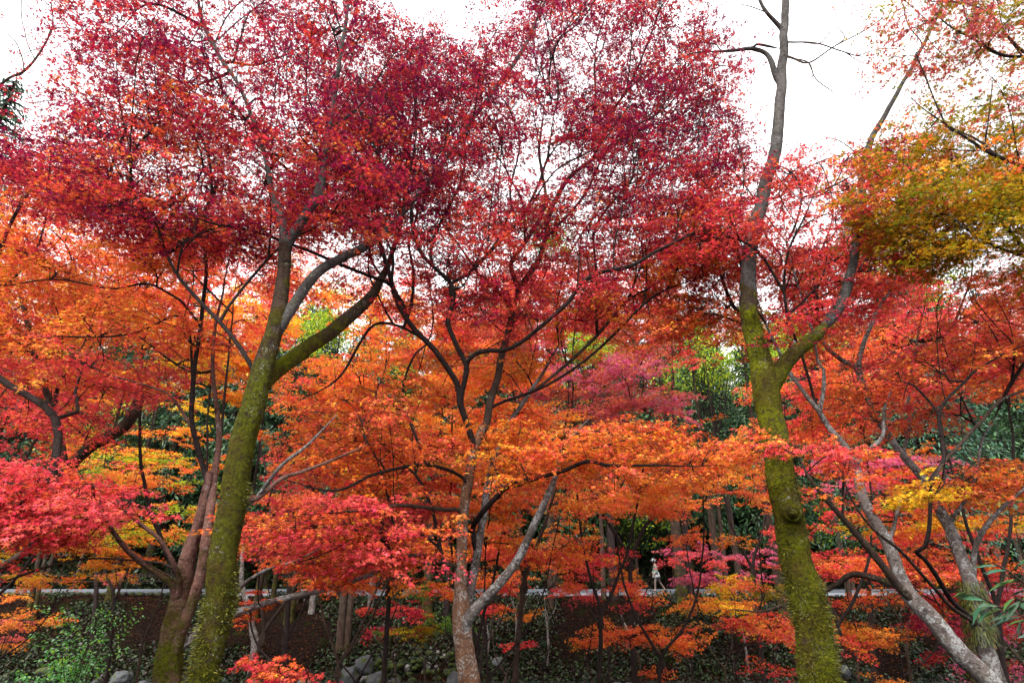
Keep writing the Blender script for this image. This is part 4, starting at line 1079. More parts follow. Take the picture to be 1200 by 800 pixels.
F.fill([(1050, 110), (1140, 130), (1250, 130), (1250, 240), (1040, 260), (1030, 190)], (5.4, 7.4), 190, 'olive', gap=0.05, per=4, pal2='orange', f2=0.25, padr=0.6)
F.fill([(1030, 250), (1110, 215), (1250, 190), (1250, 310), (1140, 300), (1040, 300)], (5.6, 7.0), 190, 'olive', gap=0.12, pal2='gold', f2=0.3, padr=0.4, flat=0.07)
F.fill([(1020, 150), (1090, 150), (1110, 230), (1030, 250)], (6.6, 8.2), 40, 'orange', gap=0.2, pal2='flame', f2=0.4)
F.grow(); F.finish(leaf=0.05)

# ================================================================== MAPLES ACROSS THE STREAM
def maple(label, cx, cy, rx, ry, Y, pal, pal2=None, f2=0.35, dens=2.6, bpx=None, leaf=0.085, bark='bark_dark', twr=7, name='maple_tree', group='maples across the stream', hmin=None, stems=2):
    c = P(cx, cy, Y)
    s = depth(c) / FPX
    RX, RZ = rx * s, ry * s / CT
    RY = max(0.7 * RX, 1.2)
    bx = P(bpx, 700, Y)[0] if bpx is not None else c[0] + rng.uniform(-0.3, 0.3) * RX
    base = np.array([bx, Y, float(ground_z(bx, Y))])
    t = Tree(name, label, 'tree', base, M[bark], M['bark_dark'], group)
    # pads: flat layers, the lower ones wider than the top ones
    leaf_px = leaf / s * 0.92
    n_leaf = dens * math.pi * rx * ry / (0.26 * leaf_px ** 2)
    nl = np.mean([len(q[0]) for q in TPL_MID])
    n_sp = int(n_leaf / nl)
    per = 9
    n_pad = max(5, n_sp // per)
    GAPS = [(825, 430, 42, 58), (850, 612, 34, 26), (130, 405, 50, 18), (140, 487, 46, 26), (388, 388, 40, 28), (470, 447, 30, 22), (1160, 520, 46, 52), (985, 622, 30, 20), (330, 500, 14, 14), (745, 610, 20, 14), (690, 412, 26, 16), (1130, 345, 20, 14), (935, 398, 22, 22), (640, 610, 26, 12), (800, 510, 22, 16), (180, 700, 160, 20), (650, 700, 90, 8), (770, 680, 6, 14)]
    z0 = c[2]
    padr = float(np.clip(0.24 * RX, 0.45, 1.1))
    for k in range(n_pad):
        while True:
            q = rng.uniform(-1, 1, 3)
            if (q ** 2).sum() < 1 and (q ** 2).sum() > 0.08: break
        pc = np.array([c[0] + q[0] * RX, Y + q[1] * RY, z0 + round(q[2] * RZ / 0.85) * 0.85 + rng.normal() * 0.13])
        gx, gy = project(pc)
        if any(((gx - hx) / (hr + 14)) ** 2 + ((gy - hy) / (hv + 6)) ** 2 < 1 for hx, hy, hr, hv in GAPS) and rng.random() < 0.93: continue
        g = float(ground_z(pc[0], pc[1]))
        if pc[2] < g + 0.7: pc[2] = g + 0.7 + rng.uniform(0, 0.5)
        p1 = pal2 if (pal2 and rng.random() < f2) else pal
        t.pad(pc, padr * rng.uniform(0.7, 1.3), per, p1, 0.62, 0.06)
    # stems
    H = z0 - base[2]
    rb = twr * 0.5 * 0.0085 * max(1.0, H / 5)
    fork = base + np.array([(c[0] - bx) * 0.3, 0, H * 0.35])
    t.limb(np.array([[*(base - [0, 0, 0.3]), rb * 1.6], [*(base * 0.6 + fork * 0.4 + [rng.normal() * 0.08, 0, 0]), rb * 1.1], [*fork, rb * 0.9]]), 'trunk', ok=False, sides=12, rough=0.08)
    for i in range(stems):
        a = rng.uniform(0, 6.28) if stems > 2 else i * math.pi + rng.uniform(-0.6, 0.6)
        e = np.array([c[0] + 0.5 * RX * math.cos(a), Y + 0.4 * RY * math.sin(a), z0 + RZ * rng.uniform(0.3, 0.75)])
        m1 = fork * 0.6 + e * 0.4 + np.array([math.cos(a) * 0.15 * RX, 0, -0.06 * H]) + rng.normal(0, 0.1, 3)
        t.limb(np.array([[*fork, rb * 0.8], [*m1, rb * 0.55], [*e, rb * 0.22]]), 'limb', sides=9, rough=0.06, wob=0.03)
    t.grow(seg=0.28)
    t.finish(LEAF_MID, leaf, TPL_MID, twigs=False, r0=0.0045, rexp=0.4)
    return t

MAPLES = [
 ('low red maple breaking the line of the road just right of the rusty maple', 598, 692, 42, 22, 21, 'red', 'flame', 0.5, 3.0, 592, 0.10),
 ('low rust and gold maple breaking the line of the road under the mauve maple', 835, 708, 46, 22, 23, 'rust', 'gold', 0.35, 2.8, 842, 0.10),
 ('low dusky maple in front of the road at the foot of the black straight trunk', 125, 700, 46, 20, 24, 'dusky', 'rust', 0.5, 2.4, 118, 0.10),
 ('low flame maple across the stream, right behind the rusty trunk and its lichen stem', 575, 640, 80, 30, 20, 'flame', 'orange', 0.4, 2.2, 540, 0.10),
 ('wide rust-orange maple across the stream under the end of the long dark branch', 720, 590, 120, 34, 21, 'rust', 'flame', 0.5, 2.2, 705, 0.10),
 ('scarlet maple across the stream right of the great mossy trunk, above the road', 1000, 620, 90, 34, 22, 'red', 'flame', 0.5, 2.2, 985, 0.10),
 ('orange maple across the stream left of the rusty maple, above the road', 350, 610, 90, 45, 22, 'orange', 'flame', 0.5, 2.0, 345, 0.10),
 # near-left and middle layers, left to right: label, cx, cy, rx, ry, Y, palettes ...
 ('orange maple with open layers at the far left edge, beyond the long thin boughs', 40, 320, 150, 95, 11.5, 'orange', 'flame', 0.55, 1.7, -60, 0.08),
 ('tall flame-red maple between the dark wavy stem and the mossy fork', 215, 330, 120, 85, 14, 'flame', 'red', 0.5, 2.2, 236, 0.085),
 ('red maple with flat leaf layers behind the cut mossy stub', 60, 450, 130, 60, 13, 'red', 'flame', 0.6, 1.7, -40, 0.085),
 ('golden and orange maple standing behind the cut mossy stub', 150, 500, 90, 55, 22, 'gold', 'orange', 0.5, 1.7, 150, 0.10),
 ('yellow-green and orange maple low behind the pinkish twin trunk', 175, 590, 110, 60, 20, 'orange', 'lime', 0.4, 2.0, 190, 0.10),
 ('orange maple hanging low over the road, above the pale green shrub', 60, 640, 110, 40, 18, 'orange', 'gold', 0.5, 2.0, -20, 0.09),
 ('rusty orange young maple low on the bank at the far left edge', 15, 725, 60, 30, 22, 'rust', 'dusky', 0.4, 1.6, 15, 0.09),
 ('bright orange maple with a gold top right behind the mossy fork', 285, 400, 80, 60, 19, 'orange', 'gold', 0.4, 2.2, 270, 0.10),
 ('flame maple between the heavy mossy arm and the rusty maple', 400, 470, 110, 80, 13, 'flame', 'orange', 0.45, 2.4, 290, 0.085),
 ('vivid orange maple behind the upper arms of the rusty maple', 470, 400, 120, 70, 18, 'orange', 'red', 0.45, 2.4, 460, 0.095),
 ('pinkish red maple behind the low horizontal lichen bough', 430, 555, 120, 55, 14, 'flame', 'pinkred', 0.5, 2.4, 400, 0.085),
 ('red-orange maple with low boughs hanging over the roadside wall', 440, 640, 105, 45, 17, 'flame', 'orange', 0.4, 2.3, 420, 0.09),
 ('small maple half green half red standing on the bank beside the roadside wall', 492, 690, 50, 26, 24, 'green', 'red', 0.45, 1.6, 505, 0.10),
 ('thin crimson sapling maple in front of the road left of the rusty trunk', 460, 715, 42, 28, 25, 'red', 'crimson', 0.5, 1.3, 470, 0.09),
 ('low olive and rust maple spreading over the rubble wall', 500, 738, 62, 16, 25.5, 'olive', 'green', 0.45, 1.8, 520, 0.10),
 ('tall dusky red maple behind the rusty maple, reaching the sky gap', 640, 375, 120, 75, 17, 'red', 'dusky', 0.45, 2.4, 600, 0.095),
 ('orange maple seen between the two lichen stems of the rusty maple', 570, 480, 90, 70, 14, 'flame', 'orange', 0.5, 2.3, 556, 0.085),
 ('dull purple-red maple with fine bare twigs, left of the lime green gap', 720, 450, 110, 60, 16, 'dusky', 'mauve', 0.45, 2.3, 690, 0.09),
 ('wide rust and flame maple under the long straight bough', 720, 370, 140, 55, 20, 'rust', 'red', 0.5, 2.3, 740, 0.10),
 ('orange maple with layered boughs under the long horizontal dark branch', 620, 590, 100, 50, 13, 'orange', 'flame', 0.45, 2.3, 552, 0.085),
 ('orange-tipped maple in the middle distance, left of the great mossy trunk', 770, 530, 115, 50, 15, 'orange', 'flame', 0.5, 2.3, 760, 0.09),
 ('red maple with a drooping bough that hangs in front of the road', 660, 650, 85, 38, 17, 'red', 'flame', 0.5, 2.2, 678, 0.09),
 ('pinkish red drooping maple spray left of the walker', 700, 700, 45, 36, 18, 'pinkred', 'flame', 0.4, 1.9, 690, 0.085),
 ('mauve-pink maple overhanging the walker on the road', 815, 650, 90, 26, 27, 'mauve', 'pinkred', 0.3, 2.3, 800, 0.12),
 ('slender orange maple in front of the walker', 745, 680, 40, 30, 24, 'rust', 'orange', 0.5, 1.6, 742, 0.10),
 ('orange maple with open layers over dark evergreens, just left of the great mossy trunk', 840, 590, 90, 42, 17, 'flame', 'orange', 0.45, 1.8, 850, 0.09),
 ('golden green young maple touching the great mossy trunk low down', 878, 690, 40, 24, 18, 'gold', 'olive', 0.4, 2.0, 880, 0.09),
 ('flame maple leaning over the stream bank under the walker', 760, 745, 75, 30, 17, 'flame', 'orange', 0.5, 2.1, 800, 0.085),
 ('fiery low maple against the left side of the great mossy trunk', 880, 730, 60, 30, 13, 'flame', 'red', 0.5, 2.4, 862, 0.08),
 ('dark green-red sapling between the drooping spray and the bank', 620, 715, 60, 22, 23, 'rust', 'red', 0.5, 1.3, 640, 0.10),
 ('magenta maple glowing behind the leaning grey maple', 1030, 570, 90, 55, 21, 'mauve', 'red', 0.4, 2.4, 1050, 0.10),
 ('red maple seen through the fork of the great mossy trunk', 965, 460, 90, 60, 15, 'red', 'flame', 0.5, 2.3, 960, 0.09),
 ('scarlet maple carpeting the slope behind the leaning grey trunks', 1050, 660, 120, 40, 17, 'red', 'flame', 0.5, 2.5, 1010, 0.09),
 ('tall red maple behind the arching dark stem at the right edge', 1130, 400, 110, 80, 13, 'flame', 'pinkred', 0.5, 1.9, 1140, 0.085),
 ('gold and orange maple at the right edge above the glossy shrub', 1150, 570, 90, 50, 15, 'orange', 'gold', 0.5, 2.1, 1175, 0.09),
 ('dark red maple thicket low behind the mossy collared trunk', 1150, 730, 90, 40, 18, 'crimson', 'mauve', 0.4, 2.3, 1130, 0.09),
 ('rust-red low maple under the leaning grey maple', 1010, 745, 80, 30, 17, 'rust', 'red', 0.5, 1.9, 1020, 0.085),
 ('tall flame maple behind the great mossy trunk and its knot', 860, 430, 90, 55, 24, 'flame', 'red', 0.5, 1.7, 880, 0.11),
 ('orange maple far up the slope at the left, under the crimson canopy', 120, 400, 150, 60, 26, 'orange', 'gold', 0.4, 2.2, 130, 0.12),
 ('tall red-orange maple far behind the heavy mossy arm', 350, 350, 110, 55, 26, 'red', 'orange', 0.5, 2.2, 350, 0.12),
 ('far scarlet maple between the bare-topped tree and the leaning grey maple', 1010, 380, 110, 60, 22, 'red', 'flame', 0.4, 2.0, 1000, 0.11),
 ('far orange maple in the middle of the scene, behind all the others', 600, 540, 160, 70, 25, 'flame', 'rust', 0.5, 1.8, 560, 0.12),
]
for a in MAPLES:
    label, cx, cy, rx, ry, Y, p1, p2, f2, de, bpx, lf = a
    lf *= 0.82
    if cy >= 520: de *= 1.0
    if Y >= 20: de *= 0.68
    maple(label, cx, cy, rx, ry, Y, p1, p2, f2, de, bpx, lf, bark=['bark_dark', 'bark_mid', 'bark_dark'][int(cx) % 3], stems=2 + int(cy) % 2)

# cut mossy stub
def build_stub():
    S = Tree('mossy_snag', 'cut-off dark mossy leaning trunk ending in a blunt stub among the yellow leaves', 'tree', base_at(-140, 640, 10.0), M['bark_moss'], M['bark_dark'])
    S.ws = 0.68
    S.px([(-30, 640, 10.0, 26), (40, 580, 10.0, 25), (98, 530, 10.0, 23), (125, 513, 10.0, 24), (145, 498, 10, 24), (158, 480, 10, 22), (163, 466, 10, 19), (165, 461, 10, 16)], 'trunk', ground=True, rough=0.14)
    S.px([(110, 527, 10.0, 7), (130, 510, 10.1, 6), (140, 480, 10.1, 5), (148, 455, 10.1, 4)], bark=M['bark_mid'])
    S.finish()
build_stub()
def build_left_pole():
    S = Tree('slanting_maple', 'dark slender slanting trunk with a red leaf layer, left of the cut mossy stub', 'tree', base_at(-70, 700, 9.6), M['bark_mid'], M['bark_dark'])
    S.px([(-30, 690, 9.6, 16), (30, 645, 9.6, 13), (66, 600, 9.6, 12), (76, 560, 9.6, 11), (71, 520, 9.6, 11), (62, 481, 9.6, 11), (48, 440, 9.6, 10), (38, 405, 9.6, 9), (29, 366, 9.6, 8), (15, 310, 9.6, 6)], 'trunk', ground=True, ok_from=0.7)
    S.px([(64, 487, 9.6, 7), (68, 455, 9.6, 6), (80, 430, 9.6, 5), (92, 405, 9.6, 4)])
    S.fill([(-40, 300), (90, 320), (120, 430), (40, 470), (-40, 440)], (8.8, 10.6), 110, 'red', gap=0.2, pal2='flame', f2=0.5)
    S.grow(); S.finish(LEAF_MID, 0.062, TPL_MID, twigs=True)
build_left_pole()

# ================================================================== EVERGREENS
GREENS = np.array([(0.016, 0.045, 0.016), (0.025, 0.065, 0.018), (0.04, 0.09, 0.022), (0.02, 0.05, 0.028)])
LIMES = np.array([(0.22, 0.36, 0.02), (0.36, 0.46, 0.025), (0.5, 0.54, 0.04), (0.10, 0.22, 0.02)])
def cedar_mesh(H, z_low, rmax, n, seed, leaf=0.3, pal=None):
    pal = GREENS if pal is None else pal
    rs = np.random.default_rng(seed)
    ls, ws = Soup(), Soup()
    pos, yaw, col = [], [], []
    nb = int(n / 40)
    for k in range(nb):
        t = (k + rs.random()) / nb
        z = z_low + (H - z_low) * t
        L = rmax * (1 - t) ** 0.75 * rs.uniform(0.55, 1.1) + 0.15
        a = rs.uniform(0, 6.28)
        d = np.array([math.cos(a), math.sin(a), 0])
        p0 = np.array([0, 0, z]); p1 = p0 + d * L + np.array([0, 0, -0.22 * L]); pm = (p0 + p1) / 2 + np.array([0, 0, 0.08 * L])
        tube(ws, catmull(np.array([[*p0, 0.03 + 0.012 * L], [*pm, 0.02], [*p1, 0.008]]), 0.7), 4, cap=False)
        m = max(6, int(40 * L / rmax * 1.5))
        tt = rs.uniform(0.25, 1.05, m) ** 0.8
        pp = p0[None] * (1 - tt)[:, None] + p1[None] * tt[:, None] + rs.normal(0, 0.16 * max(L, 0.8) * 0.8, (m, 3)) * np.array([1, 1, 0.55])
        pos.append(pp); yaw.append(a + rs.normal(0, 0.8, m)); col.append(pal[rs.integers(0, 4, m)] * rs.uniform(0.7, 1.3) * rs.uniform(0.8, 1.2, (m, 1)))
    global rng
    keep_rng = rng; rng = rs
    pos, yaw, col = np.concatenate(pos), np.concatenate(yaw), np.concatenate(col)
    add_leaves(ls, pos, yaw, leaf * rs.uniform(0.6, 1.3, len(pos)), np.array([(0, 0, 0), (0.3, -0.14, 0), (0.7, -0.1, -0.06), (1, 0, -0.16), (0.7, 0.1, -0.06), (0.3, 0.14, 0)], float), col, 0.6, 0.5)
    rng = keep_rng
    tr = Soup()
    tube(tr, catmull(np.array([[0, 0, -0.6, 0.30 * H / 18], [0, 0, 0.3, 0.22 * H / 18], [0.05, 0, H * 0.35, 0.17 * H / 18], [0, 0.05, H * 0.97, 0.02]]), 0.35), 14, 0.12, 3.0, seed)
    return tr.mesh('trunk', smooth_faces=True), ls.mesh('crown'), ws.mesh('branchwork')
CED = [cedar_mesh(20, 3.0, 3.4, 9500, 21, 0.34), cedar_mesh(17, 2.0, 3.2, 9000, 22, 0.34), cedar_mesh(22, 4.0, 3.6, 9500, 23, 0.34), cedar_mesh(19, 5.0, 3.0, 26000, 24, 0.17, np.array([(0.03, 0.085, 0.05), (0.045, 0.12, 0.07), (0.06, 0.14, 0.05), (0.03, 0.08, 0.06)]))]
for a, b, c in CED:
    a.materials.append(M['bark_cedar']); b.materials.append(M['needle']); c.materials.append(M['bark_dark'])
def cedar(x, y, kind, label, group, sc=1.0, rz=None, name='cedar_tree'):
    root = thing(name, label, 'tree', (x, y, float(ground_z(x, y))), group)
    root.scale = (sc, sc, sc)
    root.rotation_euler = (0, 0, rng.uniform(0, 6.28) if rz is None else rz)
    for nm, me in zip(('trunk', 'crown', 'branchwork'), CED[kind]):
        o = bpy.data.objects.new(nm, me); COL.objects.link(o); o.parent = root
    return root
# a close row just across the road and a second and third row up the slope
HILL = 'dark evergreens on the slope across the road'
HL = 'dark evergreen conifer in the dense stand on the slope across the road'
for row, (y, x0, x1, step) in enumerate(((42.5, -42, 44, 2.9), (48, -50, 52, 3.4), (56, -58, 60, 4.2), (68, -75, 75, 5.5))):
    x = x0
    while x < x1:
        cedar(x + rng.normal(0, 0.7), y + rng.normal(0, 1.2), int(rng.integers(0, 3)), HL, HILL, rng.uniform(0.9, 1.25))
        x += step
cedar(-15.4, 13.5, 3, 'tall dark blue-green conifer at the left edge against the sky', None, 0.95, 0.4)
cedar(15.6, 22.0, 3, 'pointed green conifer rising against the sky between the bare-topped tree and the yellowing maple', None, 1.12, 1.2)

# trunks at the top of the bank, close to the road
def bank_tree(px, Y, wpx, label, lean=0.0, H=14.0, low=6.0, bark='bark_cedar', crown=True, pale=False):
    p = P(px, 700, Y)
    x = p[0]; z = float(ground_z(x, Y))
    root = thing('bank_tree', label, 'tree', (x, Y, z), 'straight trunks along the road bank')
    r = wpx * 0.5 * depth(np.array([x, Y, 1.0])) / FPX
    tr = Soup()
    q = catmull(np.array([[0, 0, -0.5, r * 1.7], [lean * 0.02, 0, 0.25, r * 1.25], [lean * 0.25, 0, H * 0.25, r], [lean * 0.6, 0.1, H * 0.6, r * 0.7], [lean, 0, H, r * 0.15]]), 0.3)
    tube(tr, q, 14, 0.14, 3.5, px)
    link('trunk', tr.mesh('trunk', smooth_faces=True), M[bark], root)
    ls, ws = Soup(), Soup()
    pos, yaw, col = [], [], []
    for k in range(30):
        t = (k + rng.random()) / 30
        zz = low + (H - low) * t
        i = int(np.argmin(abs(q[:, 2] - zz)))
        L = 2.2 * (1 - t) ** 0.7 * rng.uniform(0.6, 1.1) + 0.2
        a = rng.uniform(0, 6.28)
        p0 = q[i, :3]; p1 = p0 + np.array([math.cos(a) * L, math.sin(a) * L, -0.2 * L])
        tube(ws, catmull(np.array([[*p0, 0.03], [*((p0 + p1) / 2 + [0, 0, 0.1 * L]), 0.02], [*p1, 0.008]]), 0.6), 4, cap=False)
        m = 40
        tt = rng.uniform(0.2, 1.05, m)
        pos.append(p0[None] * (1 - tt)[:, None] + p1[None] * tt[:, None] + rng.normal(0, 0.2, (m, 3)))
        yaw.append(a + rng.normal(0, 0.8, m)); col.append(GREENS[rng.integers(0, 4, m)] * rng.uniform(0.8, 1.3, (m, 1)))
    pos, yaw, col = np.concatenate(pos), np.concatenate(yaw), np.concatenate(col)
    add_leaves(ls, pos, yaw, 0.22 * rng.uniform(0.6, 1.3, len(pos)), LEAF_OVAL, col, 0.6, 0.5)
    link('crown', ls.mesh('crown'), M['needle'], root)
    link('branchwork', ws.mesh('branchwork', smooth_faces=True), M['bark_dark'], root)
for a in [
    (40, 30.5, 5, 'left stem of a dark leaning pair of trunks beside the pale green shrub', -1.6),
    (46, 30.4, 4, 'right stem of a dark leaning pair of trunks beside the pale green shrub', -1.2),
    (128, 31.8, 7, 'black straight trunk by the road just above the top of the pale green shrub', 0.2),
    (302, 30.6, 7, 'mossy olive trunk just right of the great left trunk, below the arched lichen twig', 0.1),
    (320, 32.0, 5, 'thin dark trunk beside the teal shed, left of it', 0.1),
    (342, 30.2, 9, 'straight mossy trunk standing in front of the teal shed', 0.1),
    (367, 30.8, 6, 'pale thin trunk with flaking bark right of the teal shed', 0.0, 13, 6, 'bark_grey'),
    (376, 31.6, 6, 'olive trunk close behind the pale thin flaking one', 0.1),
    (396, 32.2, 8, 'near-black trunk by the road at the end of the lichen bough', 0.0, 15, 6, 'bark_dark'),
    (404, 28.9, 8, 'left brown trunk of a close pair standing low on the bank under the lichen bough', -0.3, 14, 6, 'bark_mid'),
    (411, 29.0, 7, 'right brown trunk of a close pair standing low on the bank under the lichen bough', 0.2, 14, 6, 'bark_mid'),
    (435, 31.2, 6, 'grey-green trunk with pale lichen between the brown pair and the crimson sapling', 0.0, 13, 6, 'bark_grey'),
    (466, 31.8, 8, 'dark trunk hidden behind the crimson sapling', 0.0),
    (501, 30.8, 10, 'stout dark mossy trunk at the road just left of the rusty maple', 0.0),
    (524, 30.6, 5, 'thin dark trunk touching the left side of the rusty maple', 0.0, 13, 6, 'bark_dark'),
    (609, 31.6, 6, 'dark trunk by the road behind the right stem of the rusty maple', 0.0),
    (645, 31.0, 6, 'grey trunk by the road behind the drooping red bough', 0.1, 13, 6, 'bark_mid'),
    (720, 32.0, 9, 'broad dark trunk by the road left of the walker', 0.0, 15, 6, 'bark_dark'),
    (800, 31.0, 12, 'broad dark trunk by the road just right of the walker', 0.0),
    (809, 31.3, 8, 'dark trunk pressed against the broad one right of the walker', 0.3, 14, 6, 'bark_dark'),
    (845, 31.0, 9, 'grey-brown trunk by the road under the mauve maple', 0.0, 14, 6, 'bark_cedar'),
    (915, 30.0, 9, 'pale trunk on the bank hard against the left edge of the great mossy trunk', 0.0, 14, 6, 'bark_cedar'),
    (870, 33.0, 7, 'grey trunk left of the golden green young maple', -0.3, 15, 7, 'bark_mid'),
]:
    bank_tree(*a)
T = Tree('gnarled_maple', 'pale gnarled leaning trunk low on the bank below the lichen bough', 'tree', base_at(298, 780, 26.5), M['bark_grey'], M['bark_dark'])
T.px([(299, 752, 26.8, 12), (295, 730, 26.9, 9), (289, 705, 27.1, 8), (283, 680, 27.2, 7), (285, 640, 27.3, 5)], 'trunk', ground=True, rough=0.2, ok=False)
T.finish()

# broad-leaved green and lime trees on the slope
def broadleaf(label, px, py, Y, rpx, cols, group='green broadleaf trees on the slope', leaf=0.15, n=5200):
    c = P(px, py, Y); s = depth(c) / FPX
    rad = rpx * s
    zb = float(ground_z(c[0], Y))
    root = thing('broadleaf_tree', label, 'tree', (c[0], Y, zb), group)
    h = max(c[2] - zb, 1.0)
    ls, ws = Soup(), Soup()
    tr = Soup(); tube(tr, catmull(np.array([[0, 0, -0.4, 0.15], [0.1, 0, h * 0.4, 0.1], [0, 0.1, h * 0.9, 0.04]]), 0.4), 10, 0.1, 3, px)
    link('trunk', tr.mesh('trunk', smooth_faces=True), M['bark_mid'], root)
    pos, yaw, col = [], [], []
    for k in range(46):
        d = rng.normal(0, 1, 3); d /= np.linalg.norm(d); d *= rng.uniform(0.25, 1.25) * np.array([1, 0.9, 1.05])
        q = np.array([0, 0, h]) + d * rad
        if q[2] < 0.5: q[2] = 0.5 + rng.random()
        a0 = np.array([0, 0, h * rng.uniform(0.35, 0.9)])
        tube(ws, catmull(np.array([[*a0, 0.025], [*((a0 + q) / 2 + rng.normal(0, 0.25, 3)), 0.015], [*q, 0.006]]), 0.7), 4, cap=False)
        m = n // 46
        pos.append(q + rng.normal(0, rng.uniform(0.08, 0.26) * rad, (m, 3)) * np.array([1, 1, 0.45])); yaw.append(rng.uniform(0, 6.28, m))
        col.append(cols[rng.integers(0, len(cols), m)] * rng.uniform(0.7, 1.3) * rng.uniform(0.8, 1.2, (m, 1)))
    pos, yaw, col = np.concatenate(pos), np.concatenate(yaw), np.concatenate(col)
    add_leaves(ls, pos, yaw, leaf * rng.uniform(0.6, 1.3, len(pos)), LEAF_OVAL * np.array([1, 1.6, 1]), col, 0.6, 0.4)
    link('crown', ls.mesh('crown'), M['shrub_leaf'], root); link('branchwork', ws.mesh('branchwork', smooth_faces=True), M['bark_dark'], root)
M['shrub_leaf'] = leaf_mat('shrub_leaf', 0.4, 0.45, 0.2)
for a in [
    ('bright lime-green tree in the gap left of the great mossy trunk', 818, 425, 31.5, 62, LIMES),
    ('pale yellow-green tree shining through above the dull purple-red maple', 692, 413, 32, 36, LIMES),
    ('fresh green tree peeping under the heavy mossy arm', 387, 388, 31.5, 48, LIMES),
    ('mid-green tree seen through the fork of the rusty maple', 478, 448, 31.6, 44, np.concatenate([LIMES, GREENS])),
    ('dark teal-green tree in the gaps above the cut mossy stub', 120, 440, 42, 60, GREENS),
    ('dark green tree behind the arching dark stem at the right edge', 1150, 510, 34, 75, GREENS),
    ('green tree behind the knot of the great mossy trunk', 985, 620, 38, 40, np.concatenate([LIMES, GREENS, GREENS])),
    ('bushy green tree across the road above the walker', 740, 600, 40.5, 46, np.concatenate([LIMES, GREENS])),
    ('green tree high between the great mossy trunk and its thick side arm', 936, 400, 31.5, 40, LIMES),
    ('tall green tree whose top shows under the yellowing maple', 1075, 330, 30, 50, np.concatenate([LIMES, GREENS])),
    ('green tree behind the rusty maple in the sky gap', 640, 275, 34, 34, np.concatenate([LIMES, GREENS])),
    ('yellow tree far behind the slanting left trunks', 130, 520, 40, 45, np.array([(0.6, 0.4, 0.02), (0.5, 0.42, 0.03), (0.3, 0.3, 0.02)])),
]:
    broadleaf(*a)

# bare tree at the top left
W = Tree('bare_tree', 'leafless grey tree with thin twigs against the sky at the upper left corner', 'tree', base_at(-120, 700, 9.0), M['bark_mid'], M['bark_mid'])
W.px([(-110, 690, 9, 30), (-95, 400, 9, 22), (-60, 180, 9, 12), (0, 101, 9, 5), (28, 84, 9, 4.5), (45, 65, 9, 3.5), (61, 34, 9, 2.5), (60, 2, 9, 1.8), (56, -25, 9, 1.4)], 'trunk', ground=True, ok=False)
for pts in ([(28, 84, 9, 2.5), (22, 55, 9, 2), (8, 40, 8.9, 1.6), (-10, 30, 8.8, 1.2)], [(40, 70, 9, 2), (30, 45, 9.1, 1.6), (25, 10, 9.1, 1.3), (28, -20, 9.1, 1)], [(61, 34, 9, 1.6), (80, 33, 9, 1.4), (95, 36, 9, 1)], [(50, 58, 9, 1.6), (36, 60, 9, 1.3), (18, 70, 9, 1)], [(20, 90, 9, 2), (14, 110, 9, 1.6), (4, 125, 9, 1.2)], [(60, 10, 9, 1.3), (45, -5, 9, 1.1), (30, -15, 9, 0.9)], [(58, 30, 9, 1.4), (48, 15, 9, 1.2), (40, -8, 9, 1)], [(0, 101, 9, 2.2), (30, 120, 9, 1.8), (60, 118, 9, 1.2)], [(-60, 182, 9, 5), (0, 195, 8.8, 4), (30, 215, 8.7, 3), (60, 230, 8.7, 2.4)]):
    W.px(pts, ok=False, cut=True)
W.finish()

# ================================================================== SHRUBS AND GROUND COVER
def shrub(name, label, c, n_stem, reach, up, leaf, shape, cols, per, mat, spread=1.0, dirv=None, rs_seed=1, cat='shrub', pitch0=0.25):
    rs = np.random.default_rng(rs_seed)
    root = thing(name, label, cat, c)
    ws, ls = Soup(), Soup()
    pos, yaw, col = [], [], []
    for k in range(n_stem):
        a = rs.uniform(0, 6.28) if dirv is None else dirv + rs.normal(0, spread)
        L = reach * rs.uniform(0.5, 1.1); U = up * rs.uniform(0.55, 1.1)
        q = catmull(np.array([[rs.normal() * 0.1, rs.normal() * 0.1, 0, 0.02], [math.cos(a) * L * 0.35, math.sin(a) * L * 0.35, U * 0.6, 0.014], [math.cos(a) * L * 0.8, math.sin(a) * L * 0.8, U * 0.95, 0.009], [math.cos(a) * L, math.sin(a) * L, U, 0.005]]), 0.15)
        tube(ws, q, 5, cap=False)
        cl = rs.uniform(0.75, 1.25)
        m = per
        i = rs.integers(len(q) // 3, len(q), m)
        pos.append(q[i, :3] + rs.normal(0, reach * 0.10, (m, 3)) * np.array([1, 1, 0.45]))
        yaw.append(a + rs.normal(0, 1.2, m)); col.append(cols[rs.integers(0, len(cols), m)] * cl)
    global rng
    kr = rng; rng = rs
    pos, yaw, col = np.concatenate(pos), np.concatenate(yaw), np.concatenate(col)
    add_leaves(ls, pos, yaw, leaf * rs.uniform(0.7, 1.2, len(pos)), shape, col, 0.45, pitch0)
    rng = kr
    link('stems', ws.mesh('stems', smooth_faces=True), M['bark_mid'], root); link('foliage', ls.mesh('foliage'), mat, root)
    return root
AUC = np.array([(0.10, 0.38, 0.06), (0.18, 0.54, 0.14), (0.40, 0.72, 0.40), (0.28, 0.54, 0.04)])
p = P(88, 790, 19.5); z = float(ground_z(p[0], 19.5))
shrub('pale_shrub', 'pale silvery-green leafy shrub beside the stream in front of the dark bank', (p[0], 19.5, z), 17, 1.25, 3.2, 0.105, LEAF_OVAL * np.array([1, 1.6, 1]), AUC, 95, M['shrub_leaf'], rs_seed=8)
p = P(25, 795, 20.5); z = float(ground_z(p[0], 20.5))
shrub('low_shrub', 'low mid-green shrub at the water left of the pale shrub', (p[0], 20.5, z), 12, 0.8, 1.5, 0.12, LEAF_OVAL * np.array([1, 1.5, 1]), AUC * 0.7, 60, M['shrub_leaf'], rs_seed=9)

